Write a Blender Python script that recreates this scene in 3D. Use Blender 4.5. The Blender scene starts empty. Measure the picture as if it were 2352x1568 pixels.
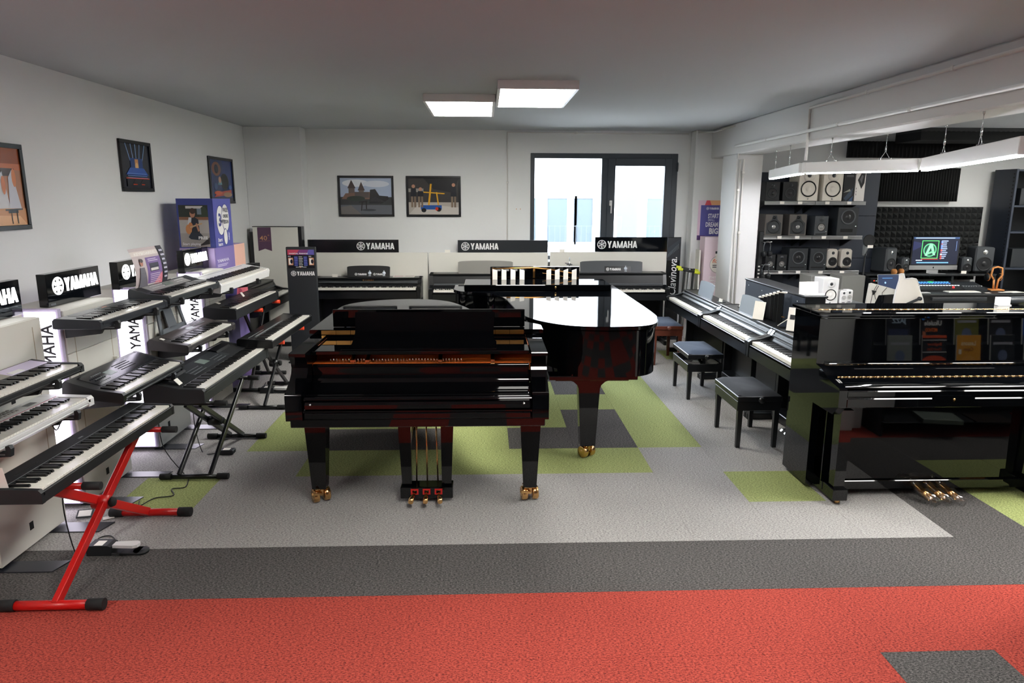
import bpy, bmesh, math, random
from mathutils import Vector, Matrix, Euler
random.seed(7)
PI = math.pi
SC = bpy.context.scene
COL = SC.collection
# ---------------------------------------------------------------- camera, world, exposure
cam_d = bpy.data.cameras.new('camera'); cam = bpy.data.objects.new('camera', cam_d); COL.objects.link(cam)
_p, _y, _r = .2031, .0379, .0034
_fw = Vector((math.sin(_y)*math.cos(_p), math.cos(_y)*math.cos(_p), -math.sin(_p)))
_rt = Vector((math.cos(_y), -math.sin(_y), 0)); _up = _rt.cross(_fw)
_r2 = _rt*math.cos(_r)+_up*math.sin(_r); _u2 = -_rt*math.sin(_r)+_up*math.cos(_r)
cam.matrix_world = Matrix(((_r2.x, _u2.x, -_fw.x, 0), (_r2.y, _u2.y, -_fw.y, 0), (_r2.z, _u2.z, -_fw.z, 1.89), (0, 0, 0, 1)))
cam_d.sensor_width = 36; cam_d.lens = 1593.5/2352*36; cam_d.clip_start = .05
SC.camera = cam
SC.view_settings.view_transform = 'Standard'; SC.view_settings.look = 'None'
SC.view_settings.gamma = 1; SC.view_settings.use_curve_mapping = False
SC.view_settings.exposure = 1.25
SKY_STRENGTH = 13.0
PANEL_E = 15.0
TUBE_E = 45.0
w = bpy.data.worlds.new('sky'); SC.world = w; w.use_nodes = True
nt = w.node_tree; bg = nt.nodes['Background']; bg.inputs[0].default_value = (.80, .90, 1, 1); bg.inputs[1].default_value = SKY_STRENGTH
SC.cycles.max_bounces = 8; SC.cycles.diffuse_bounces = 5; SC.cycles.glossy_bounces = 5
SC.cycles.transmission_bounces = 6; SC.cycles.transparent_max_bounces = 8
SC.cycles.sample_clamp_indirect = 6; SC.cycles.caustics_reflective = False; SC.cycles.caustics_refractive = False
SC.cycles.use_denoising = True

def portal(name, loc, rot, sx, sy):
    l = bpy.data.lights.new(name, 'AREA'); l.shape = 'RECTANGLE'; l.size = sx; l.size_y = sy; l.cycles.is_portal = True
    o = bpy.data.objects.new(name, l); o.location = loc; o.rotation_euler = rot; COL.objects.link(o)
portal('window_daylight', (1.57, 9.50, 1.8), (-PI/2, 0, 0), 1.9, 1.4)

# ---------------------------------------------------------------- colour and materials
def lin(c):
    if isinstance(c, (int, float)): c = (c, c, c)
    return tuple(((v/255)/12.92 if v/255 <= .04045 else ((v/255+.055)/1.055)**2.4) for v in c)
MATS = {}
def mat(name, col=(128, 128, 128), rough=.5, metal=0, coat=0, spec=.5, bump=0, bscale=200, var=0, vscale=8, emit=0, trans=0, alpha=1):
    if name in MATS: return MATS[name]
    m = bpy.data.materials.new(name); m.use_nodes = True; n = m.node_tree.nodes; L = m.node_tree.links
    b = n['Principled BSDF']; c = lin(col)
    b.inputs['Base Color'].default_value = (*c, 1); b.inputs['Roughness'].default_value = rough; b.inputs['Metallic'].default_value = metal
    b.inputs['Coat Weight'].default_value = coat; b.inputs['Coat Roughness'].default_value = .02; b.inputs['Specular IOR Level'].default_value = spec
    if trans: b.inputs['Transmission Weight'].default_value = trans
    if alpha < 1: b.inputs['Alpha'].default_value = alpha
    if emit:
        b.inputs['Emission Color'].default_value = (*c, 1); b.inputs['Emission Strength'].default_value = emit
    if bump or var:
        tc = n.new('ShaderNodeTexCoord')
    if bump:
        t = n.new('ShaderNodeTexNoise'); t.inputs['Scale'].default_value = bscale; t.inputs['Detail'].default_value = 3
        bp = n.new('ShaderNodeBump'); bp.inputs['Strength'].default_value = bump; bp.inputs['Distance'].default_value = .002
        L.new(tc.outputs['Object'], t.inputs['Vector']); L.new(t.outputs['Fac'], bp.inputs['Height']); L.new(bp.outputs['Normal'], b.inputs['Normal'])
    if var:
        t2 = n.new('ShaderNodeTexNoise'); t2.inputs['Scale'].default_value = vscale; t2.inputs['Detail'].default_value = 4
        mx = n.new('ShaderNodeMix'); mx.data_type = 'RGBA'
        mx.inputs['A'].default_value = (*[v*(1-var) for v in c], 1); mx.inputs['B'].default_value = (*[min(1, v*(1+var)) for v in c], 1)
        L.new(tc.outputs['Object'], t2.inputs['Vector']); L.new(t2.outputs['Fac'], mx.inputs['Factor']); L.new(mx.outputs['Result'], b.inputs['Base Color'])
    MATS[name] = m; return m
def carpet(name, c1, c2, c3):
    m = bpy.data.materials.new(name); m.use_nodes = True; n = m.node_tree.nodes; L = m.node_tree.links; b = n['Principled BSDF']
    b.inputs['Roughness'].default_value = .95; b.inputs['Specular IOR Level'].default_value = .1
    g = n.new('ShaderNodeNewGeometry'); mp = n.new('ShaderNodeMapping'); mp.inputs['Scale'].default_value = (85, 170, 100)
    L.new(g.outputs['Position'], mp.inputs['Vector'])
    t = n.new('ShaderNodeTexNoise'); t.inputs['Scale'].default_value = 1.0; t.inputs['Detail'].default_value = 4; t.inputs['Roughness'].default_value = .8
    L.new(mp.outputs['Vector'], t.inputs['Vector'])
    r = n.new('ShaderNodeValToRGB'); e = r.color_ramp.elements
    e[0].position = .39; e[0].color = (*lin(c1), 1); e[1].position = .62; e[1].color = (*lin(c3), 1)
    x = e.new(.50); x.color = (*lin(c2), 1)
    L.new(t.outputs['Fac'], r.inputs['Fac'])
    t3 = n.new('ShaderNodeTexNoise'); t3.inputs['Scale'].default_value = 1.3; t3.inputs['Detail'].default_value = 2
    L.new(g.outputs['Position'], t3.inputs['Vector'])
    mr = n.new('ShaderNodeMapRange'); mr.inputs['To Min'].default_value = .88; mr.inputs['To Max'].default_value = 1.12
    L.new(t3.outputs['Fac'], mr.inputs['Value'])
    mx = n.new('ShaderNodeMix'); mx.data_type = 'RGBA'; mx.blend_type = 'MULTIPLY'; mx.inputs['Factor'].default_value = 1
    L.new(r.outputs['Color'], mx.inputs['A']); L.new(mr.outputs['Result'], mx.inputs['B']); L.new(mx.outputs['Result'], b.inputs['Base Color'])
    bp = n.new('ShaderNodeBump'); bp.inputs['Strength'].default_value = .35; bp.inputs['Distance'].default_value = .003
    L.new(t.outputs['Fac'], bp.inputs['Height']); L.new(bp.outputs['Normal'], b.inputs['Normal'])
    MATS[name] = m; return m
def print_mat(name, rough=.5, emit=0, coat=0):
    m = bpy.data.materials.new(name); m.use_nodes = True; n = m.node_tree.nodes; L = m.node_tree.links; b = n['Principled BSDF']
    a = n.new('ShaderNodeAttribute'); a.attribute_name = 'Col'; L.new(a.outputs['Color'], b.inputs['Base Color'])
    b.inputs['Roughness'].default_value = rough; b.inputs['Coat Weight'].default_value = coat
    if emit:
        L.new(a.outputs['Color'], b.inputs['Emission Color']); b.inputs['Emission Strength'].default_value = emit
    MATS[name] = m; return m
BLK = mat('polished_black', (4, 5, 7), .03, coat=0, spec=.55)
SATIN = mat('satin_black', (14, 16, 19), .30, bump=.05, bscale=300)
MATTE = mat('matte_black', (17, 20, 24), .55, bump=.1, bscale=400)
DKGREY = mat('dark_grey_plastic', (38, 42, 46), .45, bump=.08, bscale=500)
GREYP = mat('grey_plastic', (120, 124, 126), .45, bump=.08, bscale=500)
MIDGREY = mat('mid_grey_plastic', (74, 78, 82), .45, bump=.08, bscale=500)
WHITEP = mat('white_plastic', (226, 226, 226), .35)
IVORY = mat('white_key', (236, 233, 224), .22)
EBONY = mat('black_key', (10, 11, 13), .28)
WHITEB = mat('white_laminate', (222, 220, 212), .4, var=.03, vscale=3)
GAP = mat('dark_gap', (8, 8, 9), .8)
BRASS = mat('brass', (232, 184, 122), .2, metal=1)
BRASSD = mat('brass_hinge', (205, 150, 84), .28, metal=1, bump=.1, bscale=60)
GOLD = mat('gold_plate_paint', (222, 112, 48), .35, metal=.2)
CHROME = mat('chrome', (205, 208, 210), .2, metal=1)
ALU = mat('aluminium', (176, 178, 180), .3, metal=1)
RUBBER = mat('rubber_black', (18, 19, 21), .8)
REDM = mat('red_paint', (196, 22, 20), .35)
REDF = mat('red_felt', (190, 30, 24), .9)
LED = mat('white_light', (250, 250, 255), .5, emit=TUBE_E)
PANEL = mat('panel_light', (255, 253, 246), .5, emit=PANEL_E)
BOXLIGHT = mat('lightbox_glow', (244, 238, 255), .5, emit=2.2)
SIGNLIT = mat('sign_letter_glow', (252, 252, 250), .5, emit=2.6)
SIGNW = mat('sign_white', (236, 236, 236), .4)
BLKSIGN = mat('sign_black', (10, 13, 18), .25)
GLOSSBLK = mat('sign_gloss_black', (6, 9, 14), .06)
PAPER = mat('paper_white', (238, 236, 230), .7)
LABELM = mat('label_card', (244, 240, 232), .5)
WOOD = mat('brown_wood', (84, 40, 26), .35, var=.25, vscale=20)
OAK = mat('light_wood', (206, 138, 78), .4, var=.15, vscale=20)
VELVET = mat('black_velvet', (22, 26, 33), .9, bump=.3, bscale=60)
NAVY = mat('navy_panel', (40, 48, 62), .5, var=.05)
CABLE = mat('cable_black', (14, 14, 15), .5)
WALLM = mat('wall_paint', (226, 227, 227), .85, bump=.12, bscale=90, var=.03, vscale=1.2)
CEILM = mat('ceiling_paint', (178, 182, 186), .9, bump=.15, bscale=14, var=.05, vscale=.8)
BEAMM = mat('beam_paint', (206, 206, 206), .85, bump=.2, bscale=30, var=.03, vscale=2)
PIPEM = mat('pipe_white', (214, 212, 208), .45)
WFRAME = mat('window_frame_grey', (46, 54, 62), .4)
GLASS = mat('clear_glass', (255, 255, 255), 0, trans=1, spec=.5)
FOAM = mat('acoustic_foam', (34, 36, 37), .95, bump=.3, bscale=200)
PRINT = print_mat('printed_paper', .45)
PRINTG = print_mat('printed_gloss', .22)
SCREEN = print_mat('screen_glow', .3, emit=.9)

# ---------------------------------------------------------------- mesh helper
class MB:
    def __init__(s): s.v = []; s.f = []; s.sm = []; s.c = []
    def add(s, vs, fs, smooth=False, col=None):
        b = len(s.v); s.v += [tuple(v) for v in vs]
        for f in fs: s.f.append([b+i for i in f]); s.sm.append(smooth); s.c.append(col)
    def xf(s, M, start=0):
        for i in range(start, len(s.v)): s.v[i] = tuple(M @ Vector(s.v[i]))
    def box(s, x0, x1, y0, y1, z0, z1, b=0, col=None):
        if x1 < x0: x0, x1 = x1, x0
        if y1 < y0: y0, y1 = y1, y0
        if z1 < z0: z0, z1 = z1, z0
        if b <= 0:
            vs = [(x, y, z) for z in (z0, z1) for y in (y0, y1) for x in (x0, x1)]
            s.add(vs, [(0, 2, 3, 1), (4, 5, 7, 6), (0, 1, 5, 4), (2, 6, 7, 3), (0, 4, 6, 2), (1, 3, 7, 5)], col=col); return s
        b = min(b, (x1-x0)/2.01, (y1-y0)/2.01, (z1-z0)/2.01)
        vs = []; idx = {}
        for i, (X, sx) in enumerate(((x0, 1), (x1, -1))):
            for j, (Y, sy) in enumerate(((y0, 1), (y1, -1))):
                for k, (Z, sz) in enumerate(((z0, 1), (z1, -1))):
                    idx[i, j, k] = len(vs)
                    vs += [(X, Y+sy*b, Z+sz*b), (X+sx*b, Y, Z+sz*b), (X+sx*b, Y+sy*b, Z)]
        fs = []
        for a in range(3):
            for e in (0, 1):
                def q(u, v):
                    t = [0, 0, 0]; t[a] = e; t[(a+1) % 3] = u; t[(a+2) % 3] = v; return idx[tuple(t)]+a
                f = [q(0, 0), q(1, 0), q(1, 1), q(0, 1)]; fs.append(f if e else f[::-1])
        for a in range(3):                      # edge chamfers parallel to axis a
            b1, c1 = (a+1) % 3, (a+2) % 3
            for u in (0, 1):
                for v in (0, 1):
                    def id_(e, ax):
                        t = [0, 0, 0]; t[a] = e; t[b1] = u; t[c1] = v; return idx[tuple(t)]+ax
                    f = [id_(0, b1), id_(1, b1), id_(1, c1), id_(0, c1)]
                    fs.append(f if (u ^ v) == 0 else f[::-1])
        for i in (0, 1):
            for j in (0, 1):
                for k in (0, 1):
                    t = idx[i, j, k]; f = [t, t+1, t+2]; fs.append(f if (i ^ j ^ k) else f[::-1])
        s.add(vs, fs, col=col); return s
    def quad(s, a, b, c, d, col=None): s.add([a, b, c, d], [(0, 1, 2, 3)], col=col); return s
    def poly(s, pts, col=None): s.add(pts, [tuple(range(len(pts)))], col=col); return s
    def prism(s, pts, a, b, axis='z', smooth=False, col=None):
        # pts 2-D; axis z:(x,y) x:(y,z) y:(x,z)
        def P(p, t): return {'z': (p[0], p[1], t), 'x': (t, p[0], p[1]), 'y': (p[0], t, p[1])}[axis]
        n = len(pts); vs = [P(p, a) for p in pts]+[P(p, b) for p in pts]
        ar = sum(pts[i][0]*pts[(i+1) % n][1]-pts[(i+1) % n][0]*pts[i][1] for i in range(n))
        flip = (ar > 0) ^ (b < a) ^ (axis == 'y')
        caps = [tuple(range(n))[::-1], tuple(range(n, 2*n))]; sides = [(i, (i+1) % n, n+(i+1) % n, n+i) for i in range(n)]
        if not flip: caps = [f[::-1] for f in caps]; sides = [f[::-1] for f in sides]
        s.add(vs, caps, col=col)
        base = len(s.v)-2*n
        for f in sides: s.f.append([base+i for i in f]); s.sm.append(smooth); s.c.append(col)
        return s
    def tube(s, pts, r, n=8, cap=True, smooth=True, col=None):
        pts = [Vector(p) for p in pts]; rs = r if isinstance(r, (list, tuple)) else [r]*len(pts)
        vs = []; pu = None
        for i, p in enumerate(pts):
            d = (pts[min(i+1, len(pts)-1)]-pts[max(i-1, 0)]).normalized()
            u = pu if pu else (Vector((0, 0, 1)) if abs(d.z) < .9 else Vector((1, 0, 0)))
            u = (u-d*u.dot(d)).normalized(); pu = u; v = d.cross(u)
            for k in range(n):
                a = 2*PI*k/n; vs.append(p+(u*math.cos(a)+v*math.sin(a))*rs[i])
        fs = [(i*n+k, i*n+(k+1) % n, (i+1)*n+(k+1) % n, (i+1)*n+k) for i in range(len(pts)-1) for k in range(n)]
        s.add(vs, fs, smooth, col)
        if cap:
            b = len(s.v)-len(vs)
            s.f.append([b+k for k in range(n)][::-1]); s.sm.append(False); s.c.append(col)
            s.f.append([b+(len(pts)-1)*n+k for k in range(n)]); s.sm.append(False); s.c.append(col)
        return s
    def bar(s, p, q, wx, wy, up=(0, 0, 1), b=0, col=None):
        p, q = Vector(p), Vector(q); d = (q-p); L = d.length; d.normalize(); u = Vector(up)
        if abs(u.dot(d)) > .98: u = Vector((1, 0, 0))
        u = (u-d*u.dot(d)).normalized(); v = d.cross(u)
        st = len(s.v); s.box(0, L, -wx/2, wx/2, -wy/2, wy/2, b, col)
        s.xf(Matrix(((d.x, v.x, u.x, p.x), (d.y, v.y, u.y, p.y), (d.z, v.z, u.z, p.z), (0, 0, 0, 1))) , st)
        return s
    def lathe(s, prof, c=(0, 0, 0), axis='z', n=24, smooth=True, col=None):
        vs = []
        for r, t in prof:
            for k in range(n):
                a = 2*PI*k/n; x, y = r*math.cos(a), r*math.sin(a)
                vs.append({'z': (c[0]+x, c[1]+y, c[2]+t), 'y': (c[0]+x, c[1]+t, c[2]+y), 'x': (c[0]+t, c[1]+x, c[2]+y)}[axis])
        m = len(prof); fs = [(i*n+k, i*n+(k+1) % n, (i+1)*n+(k+1) % n, (i+1)*n+k) for i in range(m-1) for k in range(n)]
        if axis == 'y': fs = [f[::-1] for f in fs]
        s.add(vs, fs, smooth, col)
        return s
    def ring(s, c, r0, r1, y0, y1, n=28, col=None):    # annulus facing -y, axis y
        return s.lathe([(r0, y1), (r0, y0), (r1, y0), (r1, y1)], c, 'y', n, False, col)
    def build(s, name, m, parent=None, loc=None, rot=None):
        me = bpy.data.meshes.new(name); me.from_pydata(s.v, [], s.f); me.update()
        me.polygons.foreach_set('use_smooth', s.sm)
        if any(c is not None for c in s.c):
            at = me.color_attributes.new('Col', 'FLOAT_COLOR', 'CORNER'); li = 0
            for p, c in zip(me.polygons, s.c):
                cc = (*lin(c if c is not None else (200, 200, 200)), 1)
                for i in range(p.loop_total): at.data[p.loop_start+i].color = cc
        me.materials.append(m)
        o = bpy.data.objects.new(name, me); COL.objects.link(o)
        if parent: o.parent = parent
        if loc: o.location = loc
        if rot: o.rotation_euler = rot
        return o
def tag(o, label, cat=None, group=None, kind=None):
    if label: o['label'] = label
    if cat: o['category'] = cat
    if group: o['group'] = group
    if kind: o['kind'] = kind
    return o
def thing(name, label, cat, loc=(0, 0, 0), rotz=0, group=None, tilt=0):
    o = bpy.data.objects.new(name, None); o.empty_display_size = .1; COL.objects.link(o)
    o.location = loc; o.rotation_euler = (tilt, 0, rotz); return tag(o, label, cat, group)
def dup(root, loc, rotz=None, label=None, group=None):
    r = root.copy(); COL.objects.link(r); r.location = loc
    if rotz is not None: r.rotation_euler = (root.rotation_euler[0], 0, rotz)
    if label: r['label'] = label
    if group: r['group'] = group
    for ch in list(root.children):
        c = ch.copy(); COL.objects.link(c); c.parent = r
        for g in ch.children:
            d = g.copy(); COL.objects.link(d); d.parent = c
    return r
def share(o, parent, loc, rot=None):
    c = o.copy(); COL.objects.link(c); c.parent = parent; c.location = loc
    if rot: c.rotation_euler = rot
    return c
def structure(name, mb, m, label, parent=None):
    o = mb.build(name, m, parent)
    if parent is None: tag(o, label, 'building', kind='structure')
    return o
# lettering -------------------------------------------------------------------------------------
GL = {
 'Y': (.66, [[(0, 1), (.22, 1), (.33, .66), (.33, .4), (.22, .4)], [(.66, 1), (.44, 1), (.33, .66), (.33, .4), (.44, .4)], [(.22, .42), (.44, .42), (.44, 0), (.22, 0)]]),
 'A': (.68, [[(0, 0), (.21, 0), (.42, 1), (.23, 1)], [(.68, 0), (.47, 0), (.26, 1), (.45, 1)], [(.14, .18), (.54, .18), (.50, .36), (.18, .36)]]),
 'M': (.86, [[(0, 0), (.19, 0), (.19, 1), (0, 1)], [(.67, 0), (.86, 0), (.86, 1), (.67, 1)], [(.19, 1), (.0, 1), (.34, 0), (.50, 0)], [(.67, 1), (.86, 1), (.52, 0), (.36, 0)]]),
 'H': (.66, [[(0, 0), (.21, 0), (.21, 1), (0, 1)], [(.45, 0), (.66, 0), (.66, 1), (.45, 1)], [(.2, .4), (.46, .4), (.46, .6), (.2, .6)]]),
}
def brand_word(mb, x, z, h, y0, y1, sx=1.0, gap=.05, col=None):
    for ch in 'YAMAHA':
        wd, ps = GL[ch]
        for i, p in enumerate(ps): mb.prism([(x+a*h*sx, z+b*h) for a, b in p], min(y0, y1)-.00025*i, max(y0, y1), 'y', col=col)
        x += (wd+gap)*h*sx
    return x
def emblem(mb, cx, cz, r, y0, y1, col=None, sx=1.0):
    n = 32
    o = [(cx+sx*r*math.cos(2*PI*k/n), cz+r*math.sin(2*PI*k/n)) for k in range(n)]
    i = [(cx+sx*.86*r*math.cos(2*PI*k/n), cz+.86*r*math.sin(2*PI*k/n)) for k in range(n)]
    for k in range(n):
        k2 = (k+1) % n; mb.prism([o[k], o[k2], i[k2], i[k]], y0, y1, 'y', col=col)
    for k in range(6):
        a = PI/2+k*PI/3; ca, sa = math.cos(a), math.sin(a)
        def T(u, v): return (cx+sx*r*(u*ca-v*sa), cz+r*(u*sa+v*ca))
        mb.prism([T(.05, -.06), T(.42, -.06), T(.42, .06), T(.05, .06)], min(y0, y1)-.0001*(k+1), max(y0, y1), 'y', col=col)
        for sgn in (1, -1):
            mb.prism([T(.34, sgn*.02), T(.42, sgn*.17), T(.78, sgn*.17), T(.78, sgn*.06), T(.48, sgn*.06)], min(y0, y1)-.0008-.0001*sgn, max(y0, y1), 'y', col=col)
def brand(mb, x, z, h, y0, y1, col=None, sx=1.0):      # emblem + word, x,z lower left
    emblem(mb, x+h*.66*sx, z+h*.5, h*.66, y0, y1, col, sx)
    return brand_word(mb, x+h*1.5*sx, z, h, y0, y1, sx, col=col)
def text_polys(body, size=1.0, bold=0.0, shear=0.0, align='LEFT'):
    cu = bpy.data.curves.new('t', 'FONT'); cu.body = body; cu.size = size; cu.offset = bold; cu.shear = shear; cu.align_x = align; cu.resolution_u = 2
    o = bpy.data.objects.new('t', cu); COL.objects.link(o)
    dg = bpy.context.evaluated_depsgraph_get(); me = bpy.data.meshes.new_from_object(o.evaluated_get(dg))
    vs = [v.co.copy() for v in me.vertices]; fs = [tuple(p.vertices) for p in me.polygons]
    bpy.data.objects.remove(o); bpy.data.curves.remove(cu); bpy.data.meshes.remove(me)
    return vs, fs
def text(mb, body, x, z, size, y, col=None, bold=0, shear=0, sx=1.0, rot=0, align='LEFT', fit=None):
    vs, fs = text_polys(body, size, bold*size, shear, align)
    if fit:
        xs = [v.x for v in vs]; k = fit/max(1e-6, max(xs)-min(xs)); sx = k
    c, s_ = math.cos(rot), math.sin(rot)
    mb.add([(x+(v.x*sx*c-v.y*s_), y, z+(v.x*sx*s_+v.y*c)) for v in vs], fs, col=col)
class Print:
    """flat print in local (u right, v up), facing -y; later polygons lie a hair in front of earlier ones"""
    def __init__(s, w, h, base, t=.0): s.mb = MB(); s.w = w; s.h = h; s.k = 0; s.t = t; s.rect(0, 0, 1, 1, base)
    def y(s): s.k += 1; return -s.t-.0004*s.k
    def rect(s, u0, v0, u1, v1, c): s.poly([(u0, v0), (u1, v0), (u1, v1), (u0, v1)], c)
    def poly(s, pts, c):
        y = s.y(); s.mb.poly([(u*s.w, y, v*s.h) for u, v in pts], col=c)
    def ell(s, cu, cv, ru, rv, c, n=20): s.poly([(cu+ru*math.cos(2*PI*k/n), cv+rv*math.sin(2*PI*k/n)) for k in range(n)], c)
    def line(s, a, b, w_, c):
        d = Vector((b[0]-a[0], b[1]-a[1])); nrm = Vector((-d.y, d.x)).normalized()*w_/2
        s.poly([(a[0]-nrm.x, a[1]-nrm.y), (b[0]-nrm.x, b[1]-nrm.y), (b[0]+nrm.x, b[1]+nrm.y), (a[0]+nrm.x, a[1]+nrm.y)], c)
    def txt(s, body, u, v, size, c, bold=.01, fit=None, shear=0, align='LEFT', rot=0):
        text(s.mb, body, u*s.w, v*s.h, size*s.h, s.y(), c, bold, shear, align=align, fit=None if fit is None else fit*s.w, rot=rot)
    def brand(s, u, v, h, c, sx=1.0):
        y = s.y(); brand(s.mb, u*s.w, v*s.h, h*s.h, y, y-.0002, c, sx)
    def lines(s, u0, u1, v, dv, n, hgt, c, jag=.25):
        for i in range(n): s.rect(u0, v-i*dv, u1-(u1-u0)*random.random()*jag, v-i*dv+hgt, c)
    def build(s, name, m, parent, loc=None, rot=None): return s.mb.build(name, m, parent, loc, rot)
# ================================================================ THE SETTING
def glass_mat():
    m = bpy.data.materials.new('window_glass'); m.use_nodes = True; n = m.node_tree.nodes; L = m.node_tree.links
    out = n['Material Output']; n.remove(n['Principled BSDF'])
    t = n.new('ShaderNodeBsdfTransparent'); g = n.new('ShaderNodeBsdfGlossy'); g.inputs['Roughness'].default_value = .01
    f = n.new('ShaderNodeFresnel'); f.inputs['IOR'].default_value = 1.35; mx = n.new('ShaderNodeMixShader')
    L.new(f.outputs[0], mx.inputs[0]); L.new(t.outputs[0], mx.inputs[1]); L.new(g.outputs[0], mx.inputs[2]); L.new(mx.outputs[0], out.inputs[0]); return m
PANE = glass_mat()
XL, YB, ZC, YF, XR = -3.06, 9.5, 2.77, -3.6, 7.6
# ---- floor: every carpet tile is a piece
C_RED = carpet('carpet_red', (84, 38, 38), (166, 68, 58), (192, 88, 74))
C_LG = carpet('carpet_light_grey', (108, 107, 108), (158, 155, 153), (184, 181, 178))
C_DG = carpet('carpet_dark_grey', (46, 46, 47), (82, 80, 79), (118, 114, 112))
C_GR = carpet('carpet_green', (98, 106, 70), (148, 157, 100), (176, 184, 126))
floor = structure('floor', MB().box(XL-.2, XR, YF-.2, YB+.2, -.12, -.004), C_LG, 'shop floor covered in square carpet tiles of grey, green and red')
TX, TY = .1743, 5.0726
def tile_mat(c, r):
    if r <= -5:
        if (c, r) == (3, -6): return C_DG
        if r <= -7 and ((c*7+r*13+(c*c*3+r*r*5)) % 7) in (1, 3, 4, 6): return C_DG
        return C_RED
    if r == -4: return C_DG
    if c == 5 and r <= 0: return C_DG
    if c >= 6 and r <= -1: return C_GR if (c+r) % 5 else C_DG
    if r == -2 and c in (-5, 3): return C_GR
    if r == -1 and -3 <= c <= 1: return C_GR
    if r == 0 and -4 <= c <= 2: return C_DG if c in (-3, -2, 0, 1) else C_GR
    if r == 1 and -4 <= c <= 2: return C_DG if c == 1 else C_GR
    if r == 2 and -3 <= c <= 2: return C_GR
    if r == 3 and -3 <= c <= 2: return C_DG if c == 1 else C_GR
    if r == 4 and -2 <= c <= 2: return C_DG if c in (-1, 0, 1) else C_GR
    if r == 5 and 0 <= c <= 2: return C_GR
    if (c, r) in ((4, 6), (3, 7)): return C_GR
    return C_LG
_tm = {}
rest = {m.name: MB() for m in (C_RED, C_LG, C_DG, C_GR)}
for c in range(-7, 15):
    for r in range(-18, 9):
        m = tile_mat(c, r)
        x0, y0 = TX+.5*c, TY+.5*r
        if -8 <= r <= 8 and c <= 6:
            if m.name not in _tm: _tm[m.name] = MB().box(.0002, .4998, .0002, .4998, -.006, 0, .0006).build('carpet_tile', m, floor, (x0, y0, 0))
            else: share(_tm[m.name], floor, (x0, y0, random.uniform(-.0003, 0)))
        else:
            rest[m.name].box(x0+.0006, x0+.4994, y0+.0006, y0+.4994, -.006, 0)
for nme, mb in rest.items():
    if mb.v: mb.build('carpet_tiles', MATS[nme], floor)['kind'] = 'stuff'
# ---- shell
structure('ceiling', MB().box(XL-.2, XR+.2, YF-.2, YB+.3, ZC, ZC+.15), CEILM, 'plain plastered shop ceiling with faint streaks')
structure('wall_left', MB().box(XL-.2, XL, YF-.2, YB+.3, 0, ZC), WALLM, 'pale painted wall behind the keyboard stands')
wx0, wx1, wz0, wz1 = .60, 2.575, 1.08, 2.482
wb = MB()
wb.box(XL, wx0, YB, YB+.25, 0, ZC); wb.box(wx1, XR, YB, YB+.25, 0, ZC); wb.box(wx0, wx1, YB, YB+.25, 0, wz0); wb.box(wx0, wx1, YB, YB+.25, wz1, ZC)
wall_back = structure('wall_back', wb, WALLM, 'pale painted back wall with the courtyard window')
MB().box(XL, -2.345, 9.23, YB, 0, ZC, .006).build('column', WALLM, wall_back)
MB().box(2.74, 3.5, 9.27, YB, 0, ZC, .01).build('column', WALLM, wall_back)
structure('wall_studio', MB().box(XR, XR+.2, YF-.2, YB+.3, 0, ZC), WALLM, 'pale end wall of the studio corner')
structure('wall_front', MB().box(XL, XR, YF-.25, YF, 0, ZC), mat('dark_wall_paint', (72, 76, 82), .8), 'dark wall behind the viewer')
beam = structure('wall_right', MB().box(2.95, 3.27, YF, YB, 2.41, ZC, .012), BEAMM, 'white concrete beam and pillar dividing the shop from the studio corner')
MB().box(2.95, 3.265, 8.31, 8.80, 0, 2.412, .008).build('pillar', BEAMM, beam)
# ---- courtyard window
win = bpy.data.objects.new('window_1', None); COL.objects.link(win); tag(win, 'grey framed two-part window over the back wall pianos', 'window', kind='structure')
y0, y1 = 9.49, 9.57
f = MB()
f.box(wx0, wx0+.055, y0, y1, wz0, wz1, .004); f.box(wx1-.085, wx1, y0, y1, wz0, wz1, .004)
f.box(1.555, 1.665, y0, y1, wz0+.05, wz1-.065, .002)
for a, b in ((wx0+.055, wx1-.085),): f.box(a, b, y0, y1, wz1-.065, wz1, .002); f.box(a, b, y0, y1, wz0, wz0+.05, .002)
f.build('frame', WFRAME, win)
s_ = MB()
for (a, b, c, d) in ((1.635, 1.735, wz0+.04, wz1-.06), (2.40, 2.50, wz0+.04, wz1-.06)): s_.box(a, b, y0-.02, y1-.01, c, d, .004)
s_.box(1.735, 2.40, y0-.02, y1-.01, wz1-.16, wz1-.06, .004); s_.box(1.735, 2.40, y0-.02, y1-.01, wz0+.04, wz0+.13, .004)
s_.build('sash', WFRAME, win)
MB().box(wx0+.05, 1.56, 9.528, 9.532, wz0+.04, wz1-.06).build('pane', PANE, win)
MB().box(1.73, 2.41, 9.528, 9.532, wz0+.12, wz1-.15).build('pane', PANE, win)
h = MB(); h.box(1.665, 1.70, 9.455, 9.472, 1.80, 1.87, .004); h.tube([(1.682, 9.455, 1.84), (1.682, 9.42, 1.84), (1.682, 9.415, 1.80), (1.682, 9.415, 1.70)], .009, 8); h.build('handle', WHITEP, win)
MB().box(wx0-.03, wx1+.03, 9.36, 9.62, wz0-.03, wz0, .004).build('sill', WHITEP, win)
hg = MB(); hg.box(2.55, 2.575, 9.455, 9.47, 2.27, 2.36, .004); hg.tube([(2.565, 9.46, 2.25), (2.565, 9.46, 2.37)], .008); hg.build('hinge', WFRAME, win)
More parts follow.
